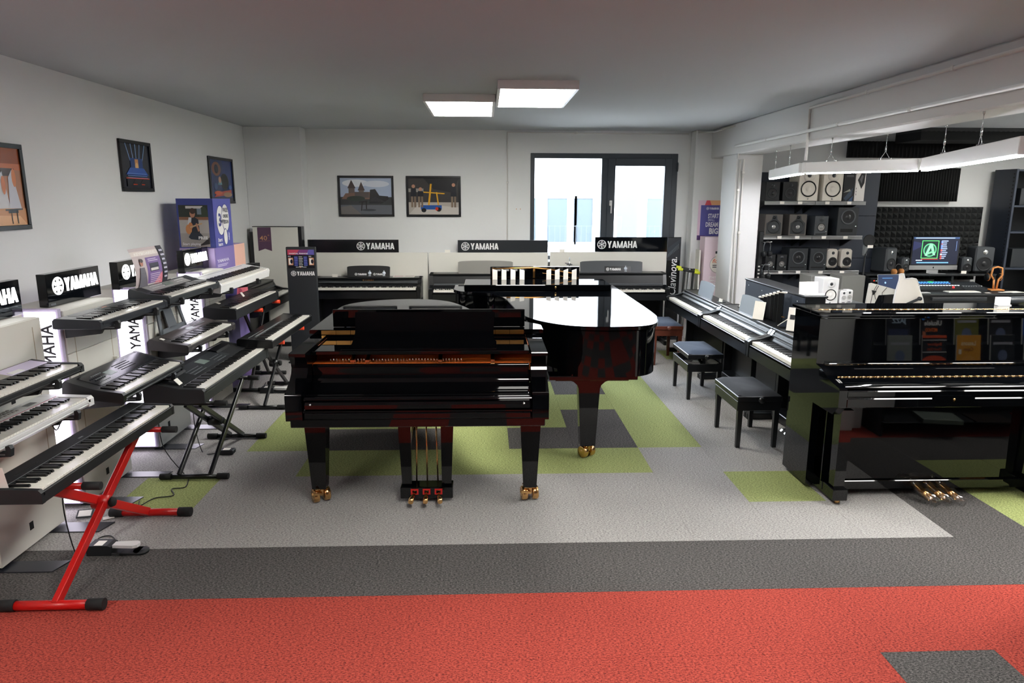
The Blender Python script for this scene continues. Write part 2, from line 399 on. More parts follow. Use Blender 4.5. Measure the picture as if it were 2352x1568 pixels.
# ---- the courtyard outside
OUTW = mat('facade_plaster', (176, 176, 176), .8); OUTG = mat('facade_grey', (58, 64, 70), .6); OUTGL = mat('facade_glass', (46, 56, 64), .5)
structure('ground_outside', MB().box(-8, 14, 9.8, 22, -.6, -.3), mat('courtyard_paving', (170, 168, 164), .9), 'pale paving of the courtyard outside')
bd = thing('courtyard_building', 'white building with shallow roof across the courtyard, seen through the window', 'building', (0, 15.5, -.3))
fb = MB(); fb.box(-6, 12, 0, 4, 0, 3.05); fb.build('facade', OUTW, bd)
rf = MB(); rf.box(-6.3, 12.3, -.5, 4.2, 3.05, 3.2); rf.prism([(-.5, 3.2), (4.2, 3.2), (4.2, 4.3)], -6.3, 12.3, 'x'); rf.build('roof', OUTW, bd)
for i, (x, wd) in enumerate(((.55, .55), (1.35, .6), (2.0, .35), (3.55, .55), (4.35, .75))):
    fr = MB(); fr.box(x, x+wd, -.05, .02, 1.25, 2.2); fr.build('window', OUTGL, bd)
    q = MB(); q.box(x-.05, x, -.07, .02, 1.2, 2.25); q.box(x+wd, x+wd+.05, -.07, .02, 1.2, 2.25); q.box(x, x+wd, -.07, .02, 2.2, 2.25); q.box(x, x+wd, -.07, .02, 1.2, 1.25); q.build('window_frame', OUTW, bd)
MB().box(2.72, 3.35, -.06, .02, 0, 2.3).build('door', OUTG, bd)
MB().box(-6, 12, -.08, 0, .95, 1.0).build('ledge', OUTG, bd)
ar = thing('canopy_arch', 'white arched entrance canopy across the courtyard', 'canopy', (2.15, 14.2, -.3))
a = MB(); a.tube([(-.35+.45*math.cos(t)*-1+.35, 0, 2.2+.42*math.sin(t)) for t in [PI*i/10 for i in range(11)]], .07, 8); a.box(-.5, -.38, -.06, .06, 0, 2.2); a.box(.38, .5, -.06, .06, 0, 2.2); a.build('arch_frame', OUTW, ar)
fe = thing('wire_fence', 'pale wire mesh fence in the courtyard', 'fence', (0, 13.2, -.3))
for i in range(5): MB().box(-1+i*1.6, -.95+i*1.6, 0, .05, 0, 1.75).build('post', OUTG, fe)
q = MB()
for i in range(66): q.box(-1+i*.1, -.994+i*.1, .01, .016, .05, 1.7)
for z in (.1, .5, .9, 1.3, 1.68): q.box(-1, 5.5, .016, .022, z, z+.008)
q.build('wire_mesh', OUTG, fe)['kind'] = 'stuff'
# ---- conduits on walls and beam
def pipe(name, label, pts, r=.011, clips=()):
    t = thing(name, label, 'pipe', pts[0]); b = Vector(pts[0])
    MB().tube([Vector(p)-b for p in pts], r, 10).build('conduit', PIPEM, t)
    for c in clips:
        c = Vector(c)-b; MB().box(c.x-.015, c.x+.015, c.y-.015, c.y+.015, c.z-.015, c.z+.015, .003).build('clip', PIPEM, t)
    return t
pipe('conduit_pipe', 'thin white conduit running up beside the window and along under the ceiling', [(.29, 9.487, .05), (.29, 9.487, 2.742), (2.70, 9.487, 2.735)], .011, [(.29, 9.487, 2.1), (1.2, 9.487, 2.74)])
pipe('conduit_pipe', 'white conduit at the top of the beam between window column and pillar', [(2.76, 9.25, 2.735), (2.935, 9.1, 2.735), (2.935, 8.42, 2.738)], .012, [(2.935, 8.8, 2.737)])
pipe('conduit_pipe', 'white conduit along the top of the beam dropping to the hanging lights', [(2.935, -3.5, 2.70), (2.935, 6.46, 2.70), (2.935, 6.46, 2.24)], .013, [(2.935, 5.5, 2.7), (2.935, 4.5, 2.7)])
pipe('conduit_pipe', 'white conduit running along the lower edge of the beam', [(2.93, -3.5, 2.505), (2.93, 8.33, 2.50)], .015, [(2.93, 7.4, 2.5), (2.93, 5.9, 2.5), (2.93, 4.9, 2.5)])
pipe('conduit_pipe', 'pair of thin conduits down the front of the pillar, outer one', [(2.96, 8.29, 2.74), (2.96, 8.29, 2.36), (3.03, 8.29, 2.35), (3.03, 8.29, .6)], .010, [(3.03, 8.29, 2.2), (3.03, 8.29, 1.5)])
pipe('conduit_pipe', 'pair of thin conduits down the front of the pillar, inner one', [(2.985, 8.29, 2.34), (2.985, 8.29, .6)], .010, [(2.985, 8.29, 2.0)])
# ---- ceiling lights
def ceiling_panel(x0, y0, label, l=1.12, wd=.62):
    t = thing('ceiling_panel_light', label, 'light', (x0, y0, 2.705), 0, 'ceiling panel lights')
    f = MB(); e = .022
    f.box(0, wd, 0, e, 0, .064, .002); f.box(0, wd, l-e, l, 0, .064, .002); f.box(0, e, e, l-e, 0, .064); f.box(wd-e, wd, e, l-e, 0, .064); f.build('frame', WHITEP, t)
    MB().box(e, wd-e, e, l-e, .003, .02).build('diffuser', PANEL, t); return t
ceiling_panel(-.535, 6.28, 'white framed square ceiling panel light, the one set further back')
ceiling_panel(.095, 5.53, 'white framed ceiling panel light, the nearer one over the gap between the grands')
ceiling_panel(.10, 1.55, 'ceiling panel light out of view over the red carpet')
ceiling_panel(-2.9, -.4, 'ceiling panel light added out of view to brighten the front of the room')  # unseen panel added to lift the light at the front
ceiling_panel(3.5, 2.9, 'ceiling panel light added out of view to brighten the book rack'); ceiling_panel(4.3, 2.9, 'second ceiling panel light added out of view to brighten the book rack'); ceiling_panel(6.6, 6.9, 'ceiling panel light at the far end of the studio corner')  # the two unseen panels by the rack are added to brighten its books
# ---- hanging tubes
def hanging_tube(p, q, label, wires):
    p, q = Vector(p), Vector(q); d = q-p; L = d.length
    t = thing('hanging_linear_light', label, 'light', (p.x, p.y, p.z), math.atan2(d.y, d.x), 'hanging linear lights')
    MB().box(0.02, L-.02, -.028, .028, .008, .1, .004).build('housing', WHITEP, t)
    MB().box(0.03, L-.03, -.024, .024, 0, .009).build('diffuser', LED, t)
    e = MB(); e.lathe([(0, .01), (.03, .01), (.03, .1), (0, .1)], (L-.01, 0, 0), 'z', 16); e.box(L-.012, L+.022, -.0305, .0305, .066, .069); e.build('joint', WHITEP, t)
    for wx in wires:
        wr = MB(); wr.tube([(wx, 0, .16), (wx, 0, .2995)], .0022, 6); wr.tube([(wx-.04, 0, .1), (wx, 0, .165)], .002, 6); wr.tube([(wx+.04, 0, .1), (wx, 0, .165)], .002, 6)
        wr.tube([(wx, 0, .16), (wx, 0, .205)], .006, 8); wr.box(wx-.048, wx-.032, -.008, .008, .1, .112, .002); wr.box(wx+.032, wx+.048, -.008, .008, .1, .112, .002); wr.tube([(wx, 0, .288), (wx, 0, .2995)], .008, 8)
        wr.build('suspension_wire', CHROME, t)
    return t
hanging_tube((2.73, 3.53, 2.11), (3.43, 5.47, 2.11), 'white hanging linear light nearest the viewer, lit underneath', (.75, 1.55))
hanging_tube((3.43, 5.5, 2.11), (2.82, 6.22, 2.11), 'white hanging linear light in the middle of the zigzag, lit underneath', (.28, .72))
hanging_tube((2.82, 6.26, 2.11), (3.21, 7.9, 2.11), 'white hanging linear light at the far end beside the pillar, lit underneath', (.65, 1.45))
# ================================================================ KEYBOARD INSTRUMENTS
def blacks(nw, start):
    return [i for i in range(nw-1) if 'CDEFGAB'[('CDEFGAB'.index(start)+i) % 7] in 'CDFGA']
_kc = {}
def keys(parent, x0, nw, start, kw, y0, zt, single, klen=.145):
    bl = blacks(nw, start)
    bw = kw*.56
    if single:
        k = ('k', round(kw, 5), klen)
        if k not in _kc:
            _kc[k] = (MB().box(-kw/2+.0005, kw/2-.0005, 0, klen, -.018, 0, .0012).build('white_key', IVORY, parent, (x0+kw/2, y0, zt)), None); first = True
            wk = _kc[k][0]; rng = range(1, nw)
        else: wk = _kc[k][0]; rng = range(nw)
        for i in rng: share(wk, parent, (x0+kw*(i+.5), y0, zt))
        kb = ('b', round(bw, 5))
        m = MB(); m.prism([(klen*.40, -.01), (klen*.42, .009), (klen*.46, .0115), (klen, .0115), (klen, -.01)], -bw/2, bw/2, 'x')
        bk = m.build('black_key', EBONY, parent, (x0+kw*(bl[0]+1), y0, zt))
        for i in bl[1:]: share(bk, parent, (x0+kw*(i+1), y0, zt))
    else:
        m = MB()
        for i in range(nw): m.box(x0+kw*i+.0007, x0+kw*(i+1)-.0007, y0, y0+klen, zt-.026, zt)
        m.build('white_keys', IVORY, parent)['kind'] = 'stuff'
        m = MB()
        for i in bl:
            x = x0+kw*(i+1); m.box(x-bw/2, x+bw/2, y0+klen*.42, y0+klen, zt-.005, zt+.0115, .0012)
        m.build('black_keys', EBONY, parent)['kind'] = 'stuff'
def keyboard(name, label, loc, rotz, L, D, hf, hb, nw, start, color, group=None, tilt=0, e=.035, single=False, deco=(), cat='keyboard', lip=None, rnd=.006, klen=.145, endmat=None):
    t = thing(name, label, cat, loc, rotz, group, tilt)
    ky = .016+klen; zp = hf+.005
    b = MB(); b.box(.002, L-.002, .0015, D-.0015, .0005, hf-.021, rnd)
    b.box(e*.6, L-e*.6, 0, .014, hf-.03, hf-.009, .003)
    b.prism([(ky, hf-.03), (ky, zp), (ky+.01, zp+.003), (D-.012, hb), (D, hb-.01), (D, hf-.03)], .004, L-.004, 'x')
    b.build('body', color, t)
    for s_ in (0, 1):
        x = 0 if not s_ else L-e
        q = MB(); q.prism([(0, .004), (0, hf-.012), (.012, hf+.002), (ky, zp+.003), (D-.012, hb+.0015), (D+.0005, hb-.012), (D+.0005, .004)], x, x+e, 'x'); q.build('end_block', endmat or color, t)
    kw = (L-2*e-.002)/nw
    keys(t, e+.001, nw, start, kw, .015, hf, single, klen)
    def zy(y): return zp+.003+(y-ky-.01)/(D-.022-ky)*(hb-zp-.003)
    for (nm, m, x0, x1, v0, v1, hh) in deco:
        ya, yb = ky+.012+(D-.03-ky)*v0, ky+.012+(D-.03-ky)*v1
        q = MB(); q.prism([(ya, zy(ya)-.002), (ya, zy(ya)+hh), (yb, zy(yb)+hh), (yb, zy(yb)-.002)], x0*L, x1*L, 'x'); q.build(nm, m, t)
    t['zback'] = hb
    return t
def buttons(t, m, spots, name='buttons'):
    q = MB()
    for (x, y, z, a, b, h) in spots: q.box(x, x+a, y, y+b, z-.002, z+h)
    o = q.build(name, m, t); o['kind'] = 'stuff'; return o
def label_card(t, x, y, z, w_=.045, h_=.03, name='price_label', rz=0, lean=.9):
    q = MB(); q.box(-w_/2, w_/2, -.001, .001, 0, h_); return q.build(name, LABELM, t, (x, y, z), (-lean, 0, rz))
# ---- folding X stand: bars along local y (=across the keyboard), legs cross in the local x-z plane
def x_stand(label, loc, rotz, span, top, width, mtl, double=False, capm=RUBBER, group=None, th=1.0, tip=None):
    t = thing('keyboard_x_stand', label, 'keyboard stand', loc, rotz, group)
    h = span/2; r = .017*th
    for sx in (-1, 1):
        f = MB(); f.tube([(sx*h, -width/2+.03, .02*th), (sx*h, width/2-.03, .02*th)], r, 10); f.build('foot_bar', mtl, t)
        for sy in (-1, 1):
            c = MB(); y = sy*width/2; c.tube([(sx*h, y-sy*.075, .021*th), (sx*h, y, .021*th)], .021*th, 12); c.build('foot_cap', capm, t)
        a = MB(); xt = -sx*h*.82; a.tube([(xt, -width/2+.06, top-.02), (xt, width/2-.06, top-.02)], .016, 10); a.build('support_arm', mtl, t)
        for sy in (-1, 1):
            c = MB(); y = sy*(width/2-.0); c.tube([(xt, y-sy*.08, top-.0195), (xt, y, top-.0195)], .0195, 12); c.build('arm_cap', tip if tip and sy == -1 else capm, t)
        offs = (-.05, .05) if (double and sx > 0) else (-.105, .105) if double else (sx*.018,)
        for o in offs:
            l = MB(); l.bar((sx*h, o, .03), (xt, o, top-.03), .036*th, .022*th, (0, 1, 0), .003); l.build('leg', mtl, t)
    hub = MB(); zc = top*.53; hub.lathe([(0, -.04), (.035, -.04), (.04, 0), (.035, .04), (0, .04)], (0.0, 0, zc), 'y', 16); hub.build('hub', mtl, t)
    k = MB(); k.lathe([(0, -.07), (.022, -.068), (.028, -.05), (.012, -.04), (.012, -.03)], (0, 0, zc), 'y', 10); k.build('locking_knob', RUBBER, t)
    return t
# ---- digital piano with cabinet; local x 0..W, y 0..D (front at 0)
def digital_piano(label, loc, rotz, W=1.37, D=.42, zk=.745, ztop=.87, rest=True, restcol=None, group='digital pianos', single=False, front_leg=False, brandtxt=True, rest_w=.55, rest_h=.17, slope=False, nw=52, restx=None):
    t = thing('digital_piano', label, 'piano', loc, rotz, group)
    e = .045
    b = MB(); b.box(e, W-e, .0, D-.02, zk-.135, zk-.032, .004); b.box(e, W-e, .0, .018, zk-.05, zk-.028, .003); b.build('key_bed', SATIN, t)
    for x in (0, W-e):
        s_ = MB(); s_.prism([(-.005, zk-.135), (-.005, zk-.005), (.02, zk+.012), (.10, zk+.02), (.19, zk+.05), (.225, ztop-.01), (.24, ztop), (D, ztop), (D, 0), (D-.13, 0), (D-.13, zk-.15), (.04, zk-.15)], x, x+e, 'x'); s_.build('side_panel', SATIN, t)
        f = MB(); f.box(x+.002, x+e-.002, .03, D, 0, .055, .006); f.build('foot', SATIN, t)
        if front_leg:
            l = MB(); l.box(x+.004, x+e-.004, .035, .08, .05, zk-.13, .003); l.build('front_leg', SATIN, t)
    c = MB(); c.prism([(.17, zk-.03), (.17, zk+.016), (.195, zk+.035), (.215, ztop-.03), (.23, ztop-.018), (D-.01, ztop-.018), (D-.01, zk-.03)], e, W-e, 'x'); c.build('control_panel', SATIN, t)
    s2 = MB(); s2.box(e, W-e, .172, .178, zk+.012, zk+.02, .001); s2.build('felt_strip', GAP, t)
    fb = MB(); fb.box(e+.01, W-e-.01, .188, .206, zk+.045, zk+.065, .004); fb.build('key_cover', MIDGREY, t)
    tp = MB(); tp.box(-.004, W+.004, .215, D+.006, ztop-.018, ztop, .004); tp.build('top_board', SATIN, t)
    kw = (W-2*e-.03)/nw; keys(t, e+.015, nw, 'A', kw, .02, zk, single)
    bp = MB(); bp.box(e, W-e, D-.045, D-.03, .10, zk-.02); bp.build('back_panel', SATIN, t)
    pb = MB(); pb.box(e, W-e, D-.17, D-.04, .035, .105, .004); pb.build('pedal_board', SATIN, t)
    for i in (-1, 0, 1):
        p = MB(); p.prism([(D-.27, .045), (D-.255, .06), (D-.16, .065), (D-.16, .052)], W/2+i*.075-.013, W/2+i*.075+.013, 'x'); p.build('pedal', CHROME, t)
    if rest:
        r = MB(); hw = rest_w/2; pts = [(-hw, 0), (hw, 0), (hw+.004, rest_h*.9)]+[(hw*.98*math.cos(PI*i/12), rest_h*(.93+.10*math.sin(PI*i/12))) for i in range(0, 13)]+[(-hw-.004, rest_h*.9)]
        r.prism(pts, 0, .012, 'y'); r.build('music_rest', restcol or SATIN, t, (restx or W/2, .26, ztop), (-.18, 0, 0))
    if brandtxt:
        m = MB(); x = W/2-.07
        for ch in 'YAMAHA':
            wd, ps = GL[ch]
            for i, p in enumerate(ps): m.prism([(x+a*.02, zk+.068+b_*.02) for a, b_ in p], .2105-.0003*i, .2165, 'y')
            x += .025
        m.build('lettering', BRASS if slope else SIGNW, t)
    return t
# ---- adjustable bench
def bench(label, loc, rotz, L=.55, W=.34, h=.44, m=SATIN, raised=0, cush=VELVET):
    t = thing('piano_bench', label, 'bench', loc, rotz, 'piano benches')
    zf = h-.07-raised
    for sx in (-1, 1):
        for sy in (-1, 1):
            l = MB(); x, y = sx*(L/2-.03), sy*(W/2-.03); a = .02; b_ = .015
            l.add([(x-b_, y-b_, 0), (x+b_, y-b_, 0), (x+b_, y+b_, 0), (x-b_, y+b_, 0), (x-a, y-a, zf), (x+a, y-a, zf), (x+a, y+a, zf), (x-a, y+a, zf)], [(3, 2, 1, 0), (4, 5, 6, 7), (0, 1, 5, 4), (1, 2, 6, 5), (2, 3, 7, 6), (3, 0, 4, 7)]); l.build('leg', m, t)
    a = MB()
    for sy in (-1, 1): a.box(-L/2+.012, L/2-.012, sy*(W/2-.012)-.009, sy*(W/2-.012)+.009, zf-.075, zf, .003)
    for sx in (-1, 1): a.box(sx*(L/2-.02)-.009, sx*(L/2-.02)+.009, -W/2+.01, W/2-.01, zf-.075, zf, .003)
    a.build('apron', m, t)
    if raised > .01:
        s_ = MB()
        for sx in (-1, 1): s_.bar((-sx*.16, 0, zf-.02), (sx*.16, 0, h-.07), .03, .012)
        s_.build('lift_scissor', MATTE, t)
    f = MB(); f.box(-L/2, L/2, -W/2, W/2, h-.07, h-.028, .004); f.build('seat_frame', m, t)
    for sx in (-1, 1):
        k = MB(); k.lathe([(.006, 0), (.006, .018), (.022, .02), (.024, .034), (.018, .042), (0, .042)] if sx > 0 else [(.006, 0), (.006, -.018), (.022, -.02), (.024, -.034), (.018, -.042), (0, -.042)], (sx*L/2, 0, h-.05), 'x', 14); k.build('height_knob', m, t)
    c = MB(); n = 12; mm = 8; vs = []
    for j in range(mm+1):
        for i in range(n+1):
            u, v = i/n*2-1, j/mm*2-1; d = max(abs(u), abs(v)); z = h-.028+.034*(1-d**6)**.6+.004*math.sin(9*u)*math.cos(7*v)*(1-d)
            vs.append((u*(L/2-.006), v*(W/2-.006), z))
    c.add(vs, [(j*(n+1)+i, j*(n+1)+i+1, (j+1)*(n+1)+i+1, (j+1)*(n+1)+i) for j in range(mm) for i in range(n)], True); c.build('cushion', cush, t)
    return t
# ---- grand piano; local x centred, y 0 at the keyboard front
def catmull(pts, k=6):
    out = []
    for i in range(len(pts)-1):
        p0 = Vector(pts[max(i-1, 0)]); p1 = Vector(pts[i]); p2 = Vector(pts[i+1]); p3 = Vector(pts[min(i+2, len(pts)-1)])
        for j in range(k):
            t = j/k; out.append(tuple(.5*((2*p1)+(-p0+p2)*t+(2*p0-5*p1+4*p2-p3)*t*t+(-p0+3*p1-3*p2+p3)*t**3)))
    out.append(tuple(pts[-1])); return out
def caster(t, x, y, rz, s=1.0):
    c = MB()
    c.box(-.04, .04, -.04, .04, .088, .096, .003)
    c.box(-.012, .012, -.03, .03, .05, .09, .004); c.bar((-.0, -.04, .06), (-.07, -.07, .085), .014, .014)
    for sx in (-1, 1): c.lathe([(.008, sx*.016), (.041, sx*.016), (.045, sx*.021), (.045, sx*.048), (.041, sx*.053), (.026, sx*.048), (.014, sx*.056), (0, sx*.056)], (0, 0, .045), 'x', 24)
    return c.build('caster', BRASS, t, (x, y, 0), (0, 0, rz))
def smooth_shade(o, ang=35):
    bpy.context.view_layer.update()
    me = o.data
    for p in me.polygons: p.use_smooth = True
    try: me.set_sharp_from_angle(angle=math.radians(ang))
    except Exception: pass
def grand(label, loc, rotz, W, tail, yh, flap, desk, zlid=1.04):
    t = thing('grand_piano', label, 'piano', loc, rotz, 'grand pianos')
    hw = W/2; e = .095
    side = catmull(tail, 6)
    inner = [p for p in side]
    def shrink(pts, d):
        n = len(pts); out = []
        for i in range(n):
            a = Vector(pts[i-1]); b = Vector(pts[(i+1) % n]); tdir = (b-a).normalized(); nn = Vector((-tdir.y, tdir.x)); out.append(tuple(Vector(pts[i])+nn*d))
        return out
    # ccw outline: (right front) -> right side ... tail ... -> left front ; list given from treble front round to bass front
    ol = [(hw-.0, yh)]+side+[(-hw, yh)]
    rim = MB(); rim.prism(ol, .68, 1.005, 'z', True); o = rim.build('rim', BLK, t); smooth_shade(o, 40)
    lid = MB(); lo = shrink([(hw, yh)]+side+[(-hw, yh)], -.018); lo[0] = (hw+.018, yh); lo[-1] = (-hw-.018, yh)
    lo2 = shrink(lo, .004); lo2[0] = (hw+.014, yh); lo2[-1] = (-hw-.014, yh)
    lid.prism(lo, 1.014, zlid-.003, 'z', True); lid.prism(lo2, zlid-.004, zlid, 'z'); o = lid.build('lid', BLK, t); smooth_shade(o, 40)
    hg = MB(); n = 14; hx0 = -hw+.06; hx1 = hw-.11
    for i in range(n): hg.box(hx0+(hx1-hx0)*i/n+.001, hx0+(hx1-hx0)*(i+1)/n-.001, yh-.006, yh-.001, 1.008, zlid-.004, .0015)
    hg.build('brass_hinge', BRASSD, t)
    bp = MB(); bp.lathe([(.012, 0), (.012, .008), (0, .010)], (-hw+.18, yh+.19, zlid), 'z', 10); bp.lathe([(.012, 0), (.012, .008), (0, .01)], (hw-.12, yh+.12, zlid), 'z', 10); bp.build('lid_bumper', RUBBER, t)
    # arms
    for sx in (-1, 1):
        a = MB(); pr = [(0, .64), (0, .785), (.008, .80), (.05, .815), (.12, .845), (.165, .88), (.18, .91), (.165, .95), (.135, .985), (.135, 1.003), (.145, 1.006), (yh, 1.006), (yh, .64)]
        a.prism(pr, sx*hw, sx*(hw-e), 'x', False); o = a.build('arm', BLK, t); smooth_shade(o, 30)
    kb = MB(); kb.box(-hw+.02, hw-.02, .015, yh+.12, .595, .645, .004); kb.box(-hw+e, hw-e, .012, .05, .645, .70, .003); kb.build('key_bed', BLK, t)
    ks = MB(); ks.box(-hw+e+.003, hw-e-.003, -.002, .035, .645, .690, .010); ks.box(-hw+e+.003, hw-e-.003, .004, .035, .691, .697); ks.box(-hw+e+.003, hw-e-.003, -.004, .04, .698, .748, .014); o = ks.build('key_slip', BLK, t)
    fbp = [(.04, .70), (.022, .752), (.020, .762), (.03, .772), (.05, .774), (.075, .770), (.09, .763), (.105, .768), (.14, .776), (.19, .781), (.235, .787), (.262, .798), (.275, .815), (.279, .84), (.280, .87), (.281, .897), (.285, .903), (.30, .905), (.30, .70)]
    fb = MB(); fb.prism(catmull(fbp[:-2], 3)+fbp[-2:], -hw+e+.004, hw-e-.004, 'x', True); o = fb.build('fallboard', BLK, t); smooth_shade(o, 50)
    kn = MB()
    for sx in (-1, 1): kn.lathe([(0, -.012), (.007, -.01), (.007, 0)], (sx*(hw-e-.05), -.004, .74), 'y', 10)
    kn.build('fallboard_screw', CHROME, t)
    # open action bay: plate and pins
    pl = MB(); pl.box(-hw+e, hw-e, .31, yh, .86, .905); pl.prism([(.40, .905), (.46, .985), (yh, .985), (yh, .905)], -hw+e, hw-e, 'x'); pl.build('iron_plate', GOLD, t)
    for x in (-.42, -.33, .11, .43):
        st = MB(); st.prism([(.31, .905), (.31, .925), (.44, .97), (.46, .905)], x*W/1.5-.012, x*W/1.5+.012, 'x'); st.build('plate_strut', BRASS, t)
    pn = MB()
    for i in range(44):
        x = -hw+e+.1+i*(W-2*e-.5)/44
        pn.tube([(x, .345, .9), (x, .335, .928)], .0035, 5, col=None)
    pn.build('tuning_pins', CHROME, t)['kind'] = 'stuff'
    sh = MB(); sh.box(-hw+e+.001, hw-e-.001, .278, yh-.008, .964, .988, .004); sh.build('desk_shelf', BLK, t)
    if desk:
        dw, dh = desk; p = [(-dw/2-.02, 0), (dw/2, 0), (dw/2, .045), (dw/2-.015, .06), (dw/2-.018, .10), (dw/2-.012, dh), (-dw/2+.012, dh), (-dw/2+.010, .10), (-dw/2+.0, .06), (-dw/2-.02, .01)]
        d = MB(); d.prism(p, 0, .014, 'y'); d.build('music_desk', BLK, t, (.02, .33, .989), (-.20, 0, 0))
        bz = MB(); bz.box(-dw/2-.05, dw/2+.02, .295, .345, .988, .995, .002); bz.build('desk_rail', BLK, t)
    if flap == 'up':
        f = MB(); f.box(-hw+.12, hw-.10, 0, .016, 0, .118, .003); f.build('lid_flap', BLK, t, (0, yh+.09, zlid+.002), (.03, 0, 0))
        f2 = MB(); f2.box(hw-.24, hw-.10, -.012, -.008, .02, .10, .002); 
    elif flap == 'flat':
        f = MB(); f.box(-hw+.08, hw-.085, -.0, .475, 0, .055, .005); f.build('lid_flap', BLK, t, (0, yh, zlid+.002))
        lk = MB(); lk.lathe([(0, .004), (.009, .004), (.009, 0)], (-.17, yh+.475, zlid+.034), 'y', 12); lk.box(-.176, -.164, yh+.475, yh+.479, zlid+.014, zlid+.03, .001); lk.build('brass_lock', BRASS, t)
    return t
def grand_leg(t, x, y, ztop, w0, w1, flare=False, rz=0):
    l = MB()
    if flare:
        pr = [(-.235, .63), (.235, .63), (.235, .612), (.16, .606), (.115, .59), (.088, .565), (.078, .54), (.055, .10), (-.055, .10), (-.078, .54), (-.088, .565), (-.115, .59), (-.16, .606), (-.235, .612)]
        l.prism([(x+a, b) for a, b in pr], y-.055, y+.055, 'y'); l.box(x-.26, x+.26, y-.1, y+.18, .63, .652, .002); l.box(x-.31, x+.31, y-.14, y+.24, .652, .682, .002)
    else:
        l.add([(x-w1, y-w1, .095), (x+w1, y-w1, .095), (x+w1, y+w1, .095), (x-w1, y+w1, .095), (x-w0, y-w0, ztop), (x+w0, y-w0, ztop), (x+w0, y+w0, ztop), (x-w0, y+w0, ztop)], [(3, 2, 1, 0), (4, 5, 6, 7), (0, 1, 5, 4), (1, 2, 6, 5), (2, 3, 7, 6), (3, 0, 4, 7)])
    l.build('leg', BLK, t); caster(t, x, y, rz)
def lyre(t, x, y):
    p = MB()
    for sx in (-1, 1): p.add([(x+sx*.125-.03, y-.02, .10), (x+sx*.125+.03, y-.02, .10), (x+sx*.125+.03, y+.03, .10), (x+sx*.125-.03, y+.03, .10), (x+sx*.135-.042, y-.02, .60), (x+sx*.135+.042, y-.02, .60), (x+sx*.135+.042, y+.03, .60), (x+sx*.135-.042, y+.03, .60)], [(3, 2, 1, 0), (4, 5, 6, 7), (0, 1, 5, 4), (1, 2, 6, 5), (2, 3, 7, 6), (3, 0, 4, 7)])
    p.build('lyre_post', BLK, t)
    b = MB(); b.box(x-.165, x+.165, y-.05, y+.06, .028, .105, .004); b.build('lyre_box', BLK, t)
    for i in (-1, 0, 1):
        r = MB(); r.tube([(x+i*.068, y+.02, .10), (x+i*.06, y+.03, .6)], .005, 8); r.build('pedal_rod', BRASS, t)
        q = MB(); px = x+i*.075; n = 8
        q.tube([(px, y-.045, .072), (px+i*.004, y-.085, .068), (px+i*.012, y-.125, .060), (px+i*.016, y-.155, .052)], [.012, .011, .017, .016], 10); q.xf(Matrix.Translation((0, 0, 0)))
        q.build('pedal', BRASS, t)
        f = MB(); f.box(px-.024, px+.024, y-.056, y-.05, .058, .094); f.build('felt_clip', REDF, t)
        g = MB(); g.box(px-.014, px+.014, y-.0575, y-.055, .066, .086); g.build('clip_slot', BLK, t)
    for i in (-1, 1):
        s_ = MB(); s_.tube([(x+i*.14, y+.05, .08), (x+i*.10, y+.42, .6)], .006, 6); s_.build('brace_rod', BRASS, t)
T1 = [(.752, .86), (.60, 1.05), (.46, 1.17), (.34, 1.34), (.27, 1.5), (.20, 1.70), (.10, 1.92), (0, 2.03), (-.12, 2.09), (-.27, 2.11), (-.45, 2.07), (-.60, 1.98), (-.70, 1.86), (-.745, 1.72), (-.752, 1.5), (-.752, 1.0)]
g1 = grand('black polished grand piano in front, with closed keyboard lid and raised music desk', (-.3925, 3.83, 0), 0, 1.505, T1, .70, 'up', (.87, .225))
grand_leg(g1, -.662, .34, .60, .068, .043, rz=.5); grand_leg(g1, .665, .33, .60, .067, .042, rz=.15); grand_leg(g1, -.24, 1.70, .69, .067, .043, rz=.3)
lyre(g1, .012, .34)
T2 = [(.775, .85), (.72, .97), (.60, 1.05), (.45, 1.12), (.37, 1.26), (.315, 1.42), (.285, 1.6), (.25, 1.95), (.22, 2.22), (.15, 2.48), (.04, 2.66), (-.10, 2.78), (-.27, 2.825), (-.45, 2.825), (-.60, 2.79), (-.70, 2.68), (-.745, 2.5), (-.775, 2.25), (-.775, 1.35)]
g2 = grand('black polished grand piano behind the front one, its lid mirroring the window', (.485, 7.45, 0), PI, 1.55, T2, .50, 'flat', None)
grand_leg(g2, -.262, 2.55, .63, .07, .05, True, rz=.6); grand_leg(g2, -.66, .36, .60, .068, .043); grand_leg(g2, .66, .36, .60, .068, .043)
lyre(g2, 0, .36)
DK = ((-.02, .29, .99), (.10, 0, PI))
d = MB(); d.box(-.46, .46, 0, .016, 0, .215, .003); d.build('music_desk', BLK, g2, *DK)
for (x0, x1) in ((-.44, -.425), (-.02, .0)):  # brass bars, trim and pins modelled as the gold plate's reflection in the desk
    d = MB(); d.box(x0, x1, -.012, 0, .1, .205); d.build('mirrored_strut', BRASSD, g2, *DK)
d = MB(); d.tube([(-.43, -.01, .195), (-.02, -.01, .205), (.15, -.01, .19), (.43, -.01, .14)], .007, 8); d.build('mirrored_trim', BRASSD, g2, *DK)
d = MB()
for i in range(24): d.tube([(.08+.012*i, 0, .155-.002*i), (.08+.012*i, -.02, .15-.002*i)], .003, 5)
d.build('mirrored_pins', BRASS, g2, *DK)['kind'] = 'stuff'
